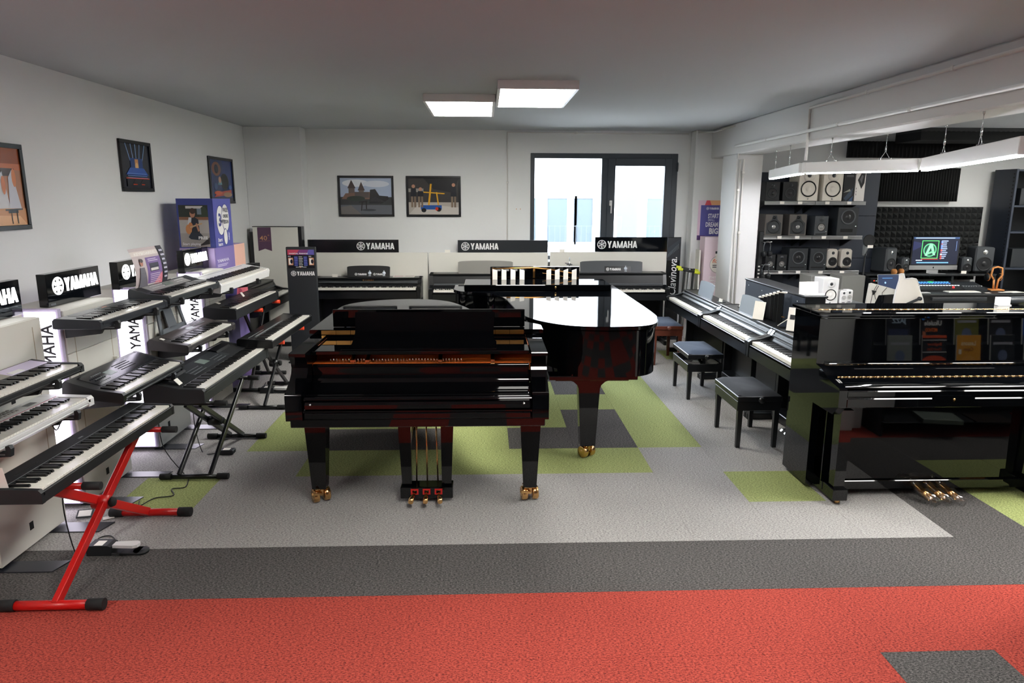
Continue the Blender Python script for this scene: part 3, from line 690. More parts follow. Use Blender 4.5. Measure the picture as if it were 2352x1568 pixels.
for i in range(8):
    s_ = -1 if i < 4 else 1; xs = (.075, .165, .255, .345, .615, .70, .785, .87)[i]
    c = MB(); c.prism([(0, 0), (.05, .0), (.05, .106), (0, .092)] if s_ > 0 else [(0, .0), (.05, 0), (.05, .092), (0, .106)], 0, .004, 'y')
    o = c.build('white_card', LABELM if i != 3 else PAPER)
    o.location = (xs-.01, 6.90, 1.098); o.rotation_euler = (0, 0, .35*s_)
    tag(o, ('first', 'second', 'third', 'fourth', 'fifth', 'sixth', 'seventh', 'eighth')[i]+' white card along the rear grand music desk, counted from its left end', 'card', 'white cards standing on the rear grand piano')
# ================================================================ LEFT WALL DISPLAYS
LILAC = mat('lilac_frame', (206, 196, 224), .4)
SLOTM = mat('slot_beige', (176, 162, 140), .6)
PLATEM = mat('steel_plate_dark', (40, 41, 48), .35)
R90 = PI/2
def module(Y0, L, which, holes, plates, lightbox=True):
    t = thing('keyboard_display_cabinet', 'white keyboard display cabinet '+which, 'display cabinet', (-2.49, Y0, 0), 0, 'white keyboard display cabinets')
    MB().box(-.40, -.012, 0, L, .02, 1.235, .004).build('cabinet', WHITEB, t)
    for z0, z1 in ((.02, .40), (.403, .70), (.703, .97), (.973, 1.235)):
        MB().box(-.012, 0, .002, L-.002, z0, z1-.002, .002).build('front_panel', WHITEB, t)
    for y in (.085, L-.075):
        MB().box(-.003, .0006, y-.003, y+.003, .44, 1.19).build('slot', SLOTM, t)
    for (y, z) in holes: MB().box(-.004, .0012, y-.016, y+.016, z-.022, z+.022).build('cable_hole', GAP, t)
    for (a, b) in plates: MB().prism([(-.05, a), (.255, a), (.285, b), (-.05, b)], .0005, .006, 'z').build('base_plate', PLATEM, t)
    if lightbox:
        MB().box(-.222, -.008, -.03, -.004, .03, 1.25, .004).build('lightbox_frame', LILAC, t)
        MB().box(-.205, -.026, -.033, -.0305, .04, 1.232).build('lightbox_face', BOXLIGHT, t)
        l = MB()
        for i, (dx, dz) in enumerate(((0, 0), (.002, .0), (0, .004), (.002, .004), (-.002, .002))): text(l, 'YAMAHA', -.052+dx, .793+dz, .107, -.0345-.0003*i, rot=R90, sx=.82); l.build('lettering', BLKSIGN, t)
    return t
module(3.35, .565, 'nearest the viewer, under the first glowing logo box', [(.26, .13), (.26, .844)], [(-.01, .10), (.43, .55)], False)
module(4.13, .565, 'second along, behind the dark navy keyboard', [(.26, .13)], [(.015, .125), (.455, .55)])
module(5.13, .565, 'third along, behind the arranger with the grey panel', [(.17, .15)], [(.0, .11), (.47, .58)])
module(6.21, .48, 'farthest along, under the white keyboard', [(.2, .13)], [(.0, .11)])
def logo_box(Y0, L, which, zb=1.2385, X=-2.63):
    t = thing('logo_light_box', 'black box sign with glowing brand letters '+which, 'sign', (X, Y0, zb), R90, 'glowing black logo boxes')
    MB().box(0, L, 0, .056, 0, .197, .002).build('housing', GLOSSBLK, t)
    b = MB(); h = .083; brand(b, L*.96-6.02*h, .075, h, -.003, .001); b.build('lettering', SIGNLIT, t)
    MB().box(.02, .07, -.001, .0005, .004, .018).build('sticker', MIDGREY, t); return t
logo_box(3.42, .575, 'cut by the left edge of the photo'); logo_box(4.235, .58, 'whose whole logo can be read'); logo_box(5.06, .58, 'hidden behind the purple leaflet'); logo_box(6.16, .545, 'under the blue guitar box')
def brackets(Y0, Y1, z, Xf, which, dz=0):
    t = thing('keyboard_bracket', 'pair of black wall arms holding '+which, 'bracket', (-2.49, Y0, z), 0, 'black keyboard bracket arms')
    D = Xf+2.49
    for y in (.18*(Y1-Y0), .76*(Y1-Y0)):
        a = MB(); a.prism([(0, -.075), (0, -.001), (D+.005, -.001), (D+.005, .028), (D+.022, .03), (D+.03, .015), (D+.024, -.022), (D-.07, -.026), (D-.085, -.05)], y-.012, y+.012, 'y'); a.build('arm', MATTE, t)
        b = MB(); b.box(D-.08, D+.0, y-.0125, y+.0125, -.015, -.008); b.build('arm_slot', GREYP, t)
    return t
TAUPE = mat('taupe_plastic', (58, 54, 54), .4, bump=.08, bscale=400); LCD = mat('lcd_grey', (120, 136, 128), .3); NAVYK = mat('navy_black_plastic', (24, 28, 38), .4, bump=.08, bscale=400)
GREYTOP = mat('warm_grey_plastic', (142, 138, 130), .45); GREYTOP2 = mat('light_grey_panel', (150, 148, 148), .4)
# top tier
k = keyboard('synth_keyboard', 'slim dark navy stage keyboard on the top tier, second cabinet', (-2.2, 3.985, 1.147), R90, .85, .27, .052, .062, 36, 'C', NAVYK, 'keyboards on wall arms', single=False, e=.03, deco=[('control_strip', DKGREY, .12, .95, .1, .85, .0015), ('display_screen', GOLD, .50, .56, .3, .7, .003)])
buttons(k, GREYP, [(.36+.016*i, .195+.022*j, .063, .010, .010, .002) for i in range(10) for j in range(2)]); label_card(k, .42, .02, .055, .025, .016, lean=.3)
brackets(3.985, 4.835, 1.146, -2.2, 'the slim navy keyboard')
k = keyboard('arranger_keyboard', 'black arranger keyboard with grey control panel on the top tier', (-2.2, 4.87, 1.158), R90, .92, .285, .055, .090, 36, 'C', DKGREY, 'keyboards on wall arms', tilt=.07, e=.04, deco=[('control_panel', GREYTOP2, .14, .86, .05, .85, .002), ('display_screen', LCD, .44, .58, .3, .7, .004), ('speaker_grille', MATTE, .88, .985, .1, .9, .002), ('speaker_grille', MATTE, .015, .12, .1, .9, .002)])
buttons(k, WHITEP, [(.20+.022*i, .205+.022*j, .074+.011*j, .012, .008, .003) for i in range(9) for j in range(3)]+[(.60+.022*i, .205+.022*j, .074+.011*j, .012, .008, .003) for i in range(8) for j in range(3)])
brackets(4.87, 5.79, 1.157, -2.2, 'the arranger with the grey panel')
k = keyboard('stage_piano', 'white stage piano with black keys strip on the top tier at the far end', (-2.2, 5.80, 1.105), R90, 1.315, .275, .082, .092, 52, 'A', WHITEP, 'keyboards on wall arms', tilt=.15, e=.03, deco=[('speaker_slot', GREYTOP2, .1, .9, .72, .8, .001)])
brackets(5.80, 7.0, 1.104, -2.2, 'the white stage piano')
# middle tier
k = keyboard('arranger_keyboard', 'small grey portable keyboard on the middle tier at the left edge', (-2.2, 2.84, .953), R90, .935, .285, .05, .072, 36, 'C', MATTE, 'keyboards on wall arms', e=.03, rnd=.014, deco=[('control_panel', GREYTOP, .0, .66, .02, .98, .002), ('control_panel', LILAC, .66, .97, .02, .98, .002), ('display_screen', WHITEP, .68, .78, .08, .4, .004)])
buttons(k, DKGREY, [(.30+.03*i, .20+.03*j, .066+.006*j, .016, .01, .002) for i in range(9) for j in range(3)])
brackets(2.84, 3.72, .952, -2.2, 'the small grey keyboard')
k = keyboard('arranger_keyboard', 'glossy black arranger keyboard on the middle tier with fine panel grooves', (-2.13, 4.0, .70), R90, .84, .35, .062, .105, 36, 'C', SATIN, 'keyboards on wall arms', tilt=.10, single=True, e=.035, rnd=.018, deco=[('control_panel', mat('glossy_dark_panel', (20, 21, 30), .18), .10, .97, .03, .9, .002)]+[('panel_groove', GAP, .5, .72, .3+.13*i, .335+.13*i, .003) for i in range(4)]+[('display_screen', LCD, .34, .44, .3, .62, .003)])
buttons(k, GREYP, [(.14+.02*i, .2+.03*j, .078+.012*j, .010, .008, .002) for i in range(6) for j in range(3)])
r = MB(); r.prism([(-.01, 0), (.01, 0), (.006, .05), (-.006, .05)], 0, .01, 'y'); r.build('rest_peg', SATIN, k, (.20, .345, .115)); share(k.children[-1], k, (.62, .345, .115))
brackets(4.0, 4.84, .699, -2.13, 'the glossy black arranger')
k = keyboard('arranger_keyboard', 'dark taupe keyboard with open frame music stand on the middle tier', (-2.19, 5.07, .763), R90, .975, .292, .06, .085, 36, 'C', TAUPE, 'keyboards on wall arms', tilt=.08, e=.06, rnd=.012, deco=[('control_panel', mat('taupe_panel', (74, 66, 66), .35), .12, .97, .05, .8, .002), ('display_screen', LCD, .50, .62, .2, .6, .003)])
buttons(k, GREYP, [(.62+.025*i, .21+.028*j, .079+.010*j, .013, .009, .002) for i in range(9) for j in range(3)])
r = MB(); hw, hh = .22, .19
r.prism([(-hw-.02, 0), (hw-.0, 0), (hw-.03, .035), (-hw-.0, .035)], 0, .012, 'y'); r.prism([(-hw-.02, 0), (-hw+.025, 0), (-hw+.07, hh), (-hw+.03, hh)], 0, .012, 'y'); r.prism([(hw-.04, 0), (hw, 0), (hw-.02, hh), (hw-.06, hh)], 0, .012, 'y'); r.prism([(-hw+.03, hh-.02), (hw-.02, hh-.02), (hw-.02, hh), (-hw+.03, hh)], 0, .012, 'y'); r.prism([(-.09, .02), (.06, .02), (.04, hh-.01), (-.09, hh-.01)], 0, .010, 'y')
r.build('music_rest', MIDGREY, k, (.36, .25, .095), (-.30, 0, 0)); label_card(k, .055, .20, .078, .035, .03, lean=1.3)
brackets(5.07, 6.04, .762, -2.19, 'the taupe keyboard')
# lower white one
k = keyboard('portable_keyboard', 'small white portable keyboard on the lowest arms beside the red stand', (-2.2, 2.93, .748), R90, .90, .29, .055, .062, 36, 'C', WHITEP, 'keyboards on wall arms', single=False, e=.05, rnd=.018, deco=[('panel_line', REDM, .1, .95, .02, .05, .001), ('panel_line', mat('blue_line', (60, 130, 170), .4), .1, .95, .06, .08, .001), ('control_panel', mat('pale_panel', (206, 204, 200), .4), .15, .82, .12, .85, .001), ('display_screen', DKGREY, .74, .82, .35, .7, .002)])
buttons(k, GREYTOP, [(.22+.03*i, .21+.025*j, .064, .016, .01, .002) for i in range(13) for j in range(3)])
brackets(2.93, 3.86, .747, -2.2, 'the small white keyboard')
# stand keyboards
x_stand('red folding X stand under the front digital piano', (-2.03, 3.49, 0), R90, .98, .598, .48, REDM, th=1.3)
k = keyboard('stage_piano', 'slim black stage piano on the red stand', (-1.90, 2.84, .598), R90, 1.285, .275, .064, .075, 52, 'A', MATTE, 'digital pianos on X stands', single=True, e=.024, deco=[('speaker_slot', GAP, .12, .24, .35, .42, .0008), ('panel_logo', GREYP, .50, .53, .3, .42, .0008), ('panel_line', GREYP, .03, .985, -.02, .01, .001)])
label_card(k, .05, .21, .072, .05, .035)
p = MB(); p.box(0, .001, -.06, .06, 0, .10); p.build('leaflet_page', PAPER, k, (.012, .20, .075), (-.0, -.2, 0))
x_stand('black double braced X stand under the second digital piano', (-2.0, 4.96, 0), R90, .83, .538, .46, SATIN, True)
k = keyboard('digital_piano_keyboard', 'large black digital piano with rear speaker hump on double X stand', (-1.88, 4.53, .538), R90, 1.39, .40, .096, .15, 52, 'A', MATTE, 'digital pianos on X stands', single=True, e=.045, rnd=.01, deco=[('panel_line', CHROME, .04, .985, -.06, -.03, .002), ('control_panel', DKGREY, .25, .75, .12, .8, .0015), ('display_screen', LCD, .46, .54, .35, .7, .003)])
buttons(k, GREYP, [(.36+.022*i, .20+.03*j, .112+.006*j, .012, .009, .002) for i in range(10) for j in range(3)]+[(.80+.022*i, .20+.03*j, .112+.006*j, .012, .009, .002) for i in range(8) for j in range(3)])
label_card(k, .10, .19, .112, .055, .05, lean=.75)
for x in (.12, 1.0):
    h = MB(); h.prism([(.0, -.01), (.03, .028), (.09, .04), (.13, .03), (.15, 0)], 0, .28, 'x'); o = h.build('speaker_hump', SATIN, k, (x, .26, .115))
x_stand('black X stand with orange tip under the third digital piano', (-2.04, 6.58, 0), R90, .85, .628, .42, SATIN, tip=mat('orange_cap', (232, 66, 28), .5))
k = keyboard('stage_piano', 'black stage piano with grey strip behind its keys, third on the floor stands', (-1.82, 5.86, .628), R90, 1.36, .30, .07, .085, 52, 'A', SATIN, 'digital pianos on X stands', e=.03, deco=[('panel_line', GREYP, .10, .70, .03, .18, .002), ('panel_line', GREYP, .04, .34, .4, .44, .002)])
x_stand('black X stand under the fourth digital piano close to the wall', (-2.36, 7.10, 0), R90, .70, .831, .34, SATIN, tip=MATS['orange_cap'])
k = keyboard('stage_piano', 'deep black digital piano with two white cards, close to the wall', (-2.2, 6.12, .832), R90, 1.28, .285, .095, .115, 52, 'A', MATTE, 'digital pianos on X stands', e=.04, deco=[('control_panel', DKGREY, .4, .8, .2, .8, .0015)])
label_card(k, .24, .225, .11, .05, .035, lean=1.2); label_card(k, .72, .17, .11, .05, .05, lean=.6)
digital_piano('black digital piano at the far end of the left wall beside the black standee', (-2.5, 7.62, 0), R90, 1.34, .42, .745, .87, brandtxt=False)
t = thing('speaker_column', 'narrow black box standing on the digital piano at the far left', 'box', (-2.83, 8.55, .8705)); MB().box(-.06, .06, -.09, .09, 0, .24, .004).build('body', MATTE, t); MB().box(.06, .062, -.08, .08, .02, .22).build('grille', DKGREY, t)
# pedals, adapters, cables on the floor
def sustain_pedal(label, loc, rotz):
    t = thing('sustain_pedal', label, 'pedal', loc, rotz, 'sustain pedals on the floor')
    b = MB(); b.box(-.055, .055, -.04, .04, 0, .014, .006); b.lathe([(0, 0), (.04, 0), (.04, .013), (0, .013)], (.14, 0, 0), 'z', 20); b.box(.04, .14, -.04, .04, 0, .013, .002); b.prism([(-.13, 0), (.0, 0), (.0, .05), (-.02, .058), (-.12, .058), (-.13, .05)], -.04, .04, 'y'); b.build('base', MATTE, t)
    p = MB(); p.prism([(.0, -.022), (.11, -.03), (.13, -.02), (.135, 0), (.13, .02), (.11, .03), (0, .022)], .036, .052, 'z'); p.build('pedal_plate', WHITEP, t)
    c = MB(); c.box(-.09, -.045, -.035, .02, .0582, .0592); c.build('label', LABELM, t); return t
sustain_pedal('black sustain pedal with white plate near the red stand foot', (-2.02, 3.54, .001), 0)
sustain_pedal('black sustain pedal with white plate behind the grand piano left leg', (-2.10, 6.72, .001), 0)
t = thing('power_adapter', 'small black power adapter on the floor beside the double X stand', 'adapter', (-1.96, 5.03, .001)); MB().box(-.06, .06, -.035, .035, 0, .035, .006).build('body', MATTE, t); MB().box(-.02, .03, -.02, .02, .035, .0362).build('label', LABELM, t)
def cable(label, pts, r=.0035):
    b = Vector(pts[0]); t = thing('power_cable', label, 'cable', pts[0]); pp = []
    for i in range(len(pts)-1):
        p0, p1, p2, p3 = [Vector(pts[max(0, min(len(pts)-1, i+q))]) for q in (-1, 0, 1, 2)]
        for j in range(5):
            u = j/5; pp.append(.5*((2*p1)+(-p0+p2)*u+(2*p0-5*p1+4*p2-p3)*u*u+(-p0+3*p1-3*p2+p3)*u**3)-b)
    pp.append(Vector(pts[-1])-b); MB().tube(pp, r, 6).build('cord', CABLE, t); return t
z = .0045
cable('thin black cable curling over the green carpet tile', [(-2.036, 4.53, z), (-2.005, 4.40, z), (-2.079, 4.373, z), (-2.025, 4.268, z), (-2.127, 4.231, z), (-2.165, 4.123, z), (-2.202, 4.188, z)])
cable('thin black cable looping from the sustain pedal by the red stand', [(-2.15, 3.54, .03), (-2.182, 3.58, z), (-2.19, 3.70, z), (-2.136, 3.722, z), (-2.071, 3.643, z), (-2.12, 3.62, z)])
cable('thin cable hanging from the front digital piano down to the pedal', [(-2.16, 3.45, .60), (-2.25, 3.52, .3), (-2.24, 3.55, z), (-2.20, 3.56, z)])
cable('thin cable from the second digital piano to the power adapter', [(-2.2, 5.1, .54), (-2.23, 5.15, .2), (-2.157, 5.07, z), (-2.08, 5.01, z), (-2.02, 5.03, z+.006)])
cable('thin cable hanging under the small white keyboard', [(-2.42, 3.75, .74), (-2.43, 3.83, .60), (-2.43, 3.90, .68), (-2.47, 3.88, .74)])
cable('thin cable hanging straight down behind the double X stand', [(-2.26, 4.68, .54), (-2.27, 4.70, .2), (-2.10, 4.62, z), (-2.05, 4.56, z)])
cable('tangle of thin cable beside the far sustain pedal', [(-2.2, 7.0, z), (-2.0, 7.1, z), (-1.95, 6.95, z), (-2.1, 6.85, z), (-2.25, 6.9, z), (-2.3, 7.1, z)])
o = MB().box(-.03, .03, -.02, .02, 0, .0015).build('price_label', LABELM); o.location = (-2.27, 3.954, .0065); o.rotation_euler = (0, 0, .5); tag(o, 'white price label lying on the dark floor plate by the red stand', 'label')
t = thing('tablet_screen', 'small lit tablet lying on the floor behind the red stand', 'tablet', (-2.42, 3.98, .02), .2, tilt=.5); MB().box(-.045, .045, -.03, .03, 0, .008, .002).build('body', MATTE, t); MB().box(-.035, .035, -.022, .022, .008, .0085).build('screen', PAPER, t)
# leaflets, boxes and tower
def bend(o, fn, axis=2, cuts=5):
    bm = bmesh.new(); bm.from_mesh(o.data)
    for c in range(1, cuts):
        zs = [v.co[axis] for v in bm.verts]; z = min(zs)+(max(zs)-min(zs))*c/cuts
        n = [0, 0, 0]; n[axis] = 1; p = [0, 0, 0]; p[axis] = z
        bmesh.ops.bisect_plane(bm, geom=bm.verts[:]+bm.edges[:]+bm.faces[:], plane_co=p, plane_no=n)
    for v in bm.verts: v.co = fn(v.co)
    bm.to_mesh(o.data); bm.free()
t = thing('curved_leaflet', 'curved purple keyboard leaflet standing behind the grey-panel arranger', 'leaflet', (-2.45, 4.92, 1.265), R90)
P = Print(.49, .27, (206, 190, 190), .001)
P.rect(0, .80, .82, .92, (232, 220, 214)); P.txt('KEYBOARDS', .10, .82, .10, (250, 246, 240), .02, fit=.62); P.poly([(.36, .05), (.82, .05), (.82, .74), (.36, .74)], (128, 96, 160)); P.poly([(.55, 0), (1, 0), (.86, .35), (.7, .2)], (222, 128, 142))
P.poly([(.82, 0), (1, 0), (1, 1), (.82, 1)], (34, 32, 46)); P.rect(.44, .36, .72, .58, (40, 36, 58)); P.rect(.46, .38, .70, .45, (226, 220, 216)); P.lines(.42, .74, .68, .045, 2, .02, (214, 200, 226)); P.lines(.42, .76, .28, .05, 5, .018, (220, 206, 226))
P.ell(.2, .62, .045, .08, (196, 128, 104)); P.poly([(.08, 0), (.14, .5), (.26, .5), (.34, 0)], (112, 108, 118)); P.ell(.21, .68, .05, .05, (60, 44, 40)); P.lines(.85, .97, .85, .12, 7, .05, (200, 196, 214))
o = P.build('printed_sheet', PRINT, t); bend(o, lambda c: Vector((c.x, c.y+.10*((c.z/.27-.55)**2)-.03+.04*c.z/.27, c.z)), 2, 8)
bk = MB(); bk.box(.02, .47, .002, .004, 0, .26); o = bk.build('sheet_back', PAPER, t); bend(o, lambda c: Vector((c.x, c.y+.10*((c.z/.27-.55)**2)-.03+.04*c.z/.27, c.z)), 2, 8)
t = thing('purple_display_tower', 'tall purple and pink cardboard tower behind the last white cabinet', 'display', (-2.57, 6.72, 0), R90)
MB().box(0, .82, .0, .33, 0, 1.42, .003).build('carton', mat('tower_side', (176, 156, 206), .6), t)
P = Print(.82, 1.42, (140, 124, 188), .001)
P.rect(.72, .0, 1, .26, (154, 128, 196)); P.rect(.62, .62, 1, 1, (244, 194, 176)); P.rect(.0, .82, .62, .985, (140, 124, 190)); P.txt('YAMAHA', .05, .90, .028, (236, 232, 244), .03, fit=.38); P.lines(.05, .42, .88, .01, 2, .006, (214, 206, 232))
P.rect(0, .56, .66, .80, (94, 88, 164)); P.txt('ital', .10, .74, .05, (240, 238, 246), .02); P.poly([(.25, .52), (1, .58), (1, .82), (.7, .80), (.55, .6)], (226, 118, 132)); P.poly([(.6, .56), (.8, .56), (.78, .66), (.66, .7)], (178, 70, 96)); P.rect(.1, .12, .42, .3, (196, 44, 60)); P.rect(.0, .3, .6, .52, (70, 66, 96))
P.build('printed_front', PRINT, t)
t = thing('guitar_display_box', 'blue cardboard box with a photo of a seated guitarist on top of the purple tower', 'box', (-2.90, 6.74, 1.4205))
MB().box(0, .335, 0, .46, 0, .46, .003).build('carton', mat('blue_carton', (62, 72, 148), .5), t)
P = Print(.335, .46, (60, 72, 150), .001)
P.rect(.05, .02, .86, .87, (150, 142, 138)); P.rect(.05, .62, .86, .87, (38, 46, 40)); P.rect(.25, .80, .72, .85, (220, 216, 212)); P.ell(.74, .68, .12, .16, (52, 66, 50)); P.rect(.56, .68, .68, .80, (120, 134, 146)); P.rect(.05, .56, .86, .63, (140, 96, 70)); P.rect(.05, .02, .86, .30, (168, 160, 156)); P.rect(.05, .30, .86, .57, (186, 180, 176))
P.poly([(.30, .30), (.34, .60), (.46, .64), (.58, .58), (.60, .30)], (30, 34, 48)); P.poly([(.24, .34), (.32, .62), (.40, .62), (.34, .34)], (206, 208, 212)); P.ell(.43, .70, .075, .085, (190, 132, 104)); P.ell(.44, .75, .08, .06, (66, 46, 36)); P.ell(.30, .38, .085, .10, (216, 146, 92)); P.ell(.36, .45, .06, .07, (206, 134, 84)); P.line((.34, .42), (.68, .50), .03, (206, 170, 130)); P.poly([(.28, .22), (.36, .32), (.62, .30), (.70, .22), (.58, .16), (.34, .18)], (34, 40, 58)); P.line((.52, .5), (.58, .34), .05, (196, 140, 112))
P.poly([(.55, .04), (.86, .08), (.86, .22), (.7, .12)], (44, 40, 44)); P.txt('Start playing', .10, .06, .07, (240, 240, 244), .02, fit=.5); P.txt('FREE', .55, .18, .08, (244, 244, 244), .04, fit=.26)
P.build('photo_print', PRINT, t)
P = Print(.46, .46, (84, 88, 170), .001)
for (cu, cv, ru, rv) in ((.36, .55, .21, .30), (.64, .60, .20, .28), (.58, .20, .10, .16)):
    P.ell(cu, cv, ru+.02, rv+.02, (54, 58, 130), 26); P.ell(cu, cv, ru, rv, (232, 230, 228), 26)
P.txt('FREE', .50, .72, .12, (40, 44, 70), .03, fit=.28); P.txt('ONLINE', .50, .60, .10, (60, 62, 80), .03, fit=.28); P.txt('LESSON', .50, .48, .10, (60, 62, 80), .03, fit=.28); P.txt('3', .22, .44, .36, (58, 64, 140), .03); P.txt('MONTH', .36, .5, .09, (60, 62, 80), .03, fit=.2)
P.txt('Start', .12, .12, .10, (236, 236, 244), .03, fit=.24); P.txt('learn', .12, .03, .10, (236, 236, 244), .03, fit=.24); P.txt('guitar', .78, .12, .1, (236, 236, 244), .03, fit=.18, rot=R90)
P.build('side_print', PRINT, t, (.3365, 0, 0), (0, 0, R90))
# ---- framed photographs
def framed(label, loc, rotz, w_, h_, base, fn, cat='picture'):
    t = thing('framed_picture', label, cat, loc, rotz, 'framed photographs on the walls')
    f = MB(); e = .030
    f.box(0, w_, 0, .02, 0, e, .002); f.box(0, w_, 0, .02, h_-e, h_, .002); f.box(0, e, 0, .02, e, h_-e, .002); f.box(w_-e, w_, 0, .02, e, h_-e, .002); f.build('frame', BLKSIGN, t)
    P = Print(w_-2*e, h_-2*e, base); fn(P); P.build('print', PRINTG, t, (e, .012, e)); MB().box(e*.5, w_-e*.5, .014, .019, e*.5, h_-e*.5).build('backing', MATTE, t); return t
def hall(P):
    P.rect(0, .78, 1, 1, (150, 78, 40)); P.rect(0, .72, 1, .8, (196, 110, 62)); P.rect(.5, .64, .9, .74, (66, 44, 34)); P.poly([(.55, .1), (.62, .55), (.72, .70), (.80, .1)], (206, 204, 204)); P.poly([(.76, .05), (.80, .62), (.86, .72), (.97, .05)], (196, 196, 204)); P.ell(.88, .62, .03, .12, (214, 128, 72)); P.ell(.72, .52, .03, .12, (206, 120, 70)); P.rect(0, 0, 1, .22, (198, 140, 92)); P.poly([(0, 0), (1, 0), (.9, .12), (0, .16)], (222, 168, 118)); P.rect(0, .3, .6, .46, (34, 40, 60)); P.line((.70, .2), (.95, .21), .02, (30, 30, 34)); P.rect(.74, .16, .88, .2, (24, 24, 28)); P.line((.78, .02), (.78, .18), .012, (40, 34, 30)); P.line((.86, .02), (.86, .18), .012, (40, 34, 30)); P.lines(0, .55, .68, .06, 4, .03, (176, 92, 52))
def church(P):
    for x in (.16, .34, .5, .66, .84): P.line((x, 1), (.5+(x-.5)*.62, .62), .025, (120, 150, 190))
    P.rect(.28, .40, .72, .68, (36, 66, 126)); P.rect(.44, .36, .56, .66, (196, 140, 88)); P.ell(.5, .48, .06, .10, (222, 176, 120)); P.poly([(.1, .30), (.25, .46), (.75, .46), (.9, .30)], (46, 86, 168)); P.lines(.14, .86, .32, .05, 4, .018, (92, 130, 200), .1); P.rect(.08, .21, .92, .23, (206, 84, 52)); P.rect(.1, .03, .9, .2, (12, 14, 22)); P.line((.3, .08), (.45, .08), .02, (206, 70, 40)); P.line((.6, .08), (.72, .08), .02, (206, 70, 40)); P.poly([(.3, .1), (.38, .2), (.5, .1)], (30, 22, 24)); P.poly([(.56, .1), (.66, .2), (.74, .1)], (30, 22, 24))
def stage(P):
    P.rect(.55, .3, 1, 1, (40, 60, 120)); P.ell(.28, .78, .20, .17, (124, 82, 70)); P.ell(.28, .78, .09, .11, (30, 36, 60)); P.ell(.62, .48, .18, .20, (16, 22, 26)); P.poly([(.3, .4), (.42, .62), (.5, .4)], (96, 140, 150)); P.ell(.40, .52, .06, .08, (190, 150, 130)); P.poly([(.1, .1), (.9, .16), (.9, .28), (.3, .22)], (186, 70, 52)); P.ell(.3, .2, .18, .05, (206, 92, 60)); P.ell(.72, .16, .2, .06, (170, 130, 100)); P.rect(0, 0, 1, .09, (38, 42, 66)); P.ell(.85, .34, .06, .06, (70, 110, 190)); P.ell(.2, .36, .08, .08, (60, 84, 130))
framed('framed photo of an orange lit concert hall, cut by the left edge', (-3.038, 4.10, 1.68), R90, .73, .545, (176, 120, 84), hall)
framed('framed photo of a blue lit hall with light beams on the left wall', (-3.038, 6.095, 1.94), R90, .55, .43, (30, 34, 48), church)
framed('framed photo of a stage scene in the left wall corner above the blue box', (-3.038, 7.99, 1.82), R90, .74, .52, (48, 62, 104), stage)
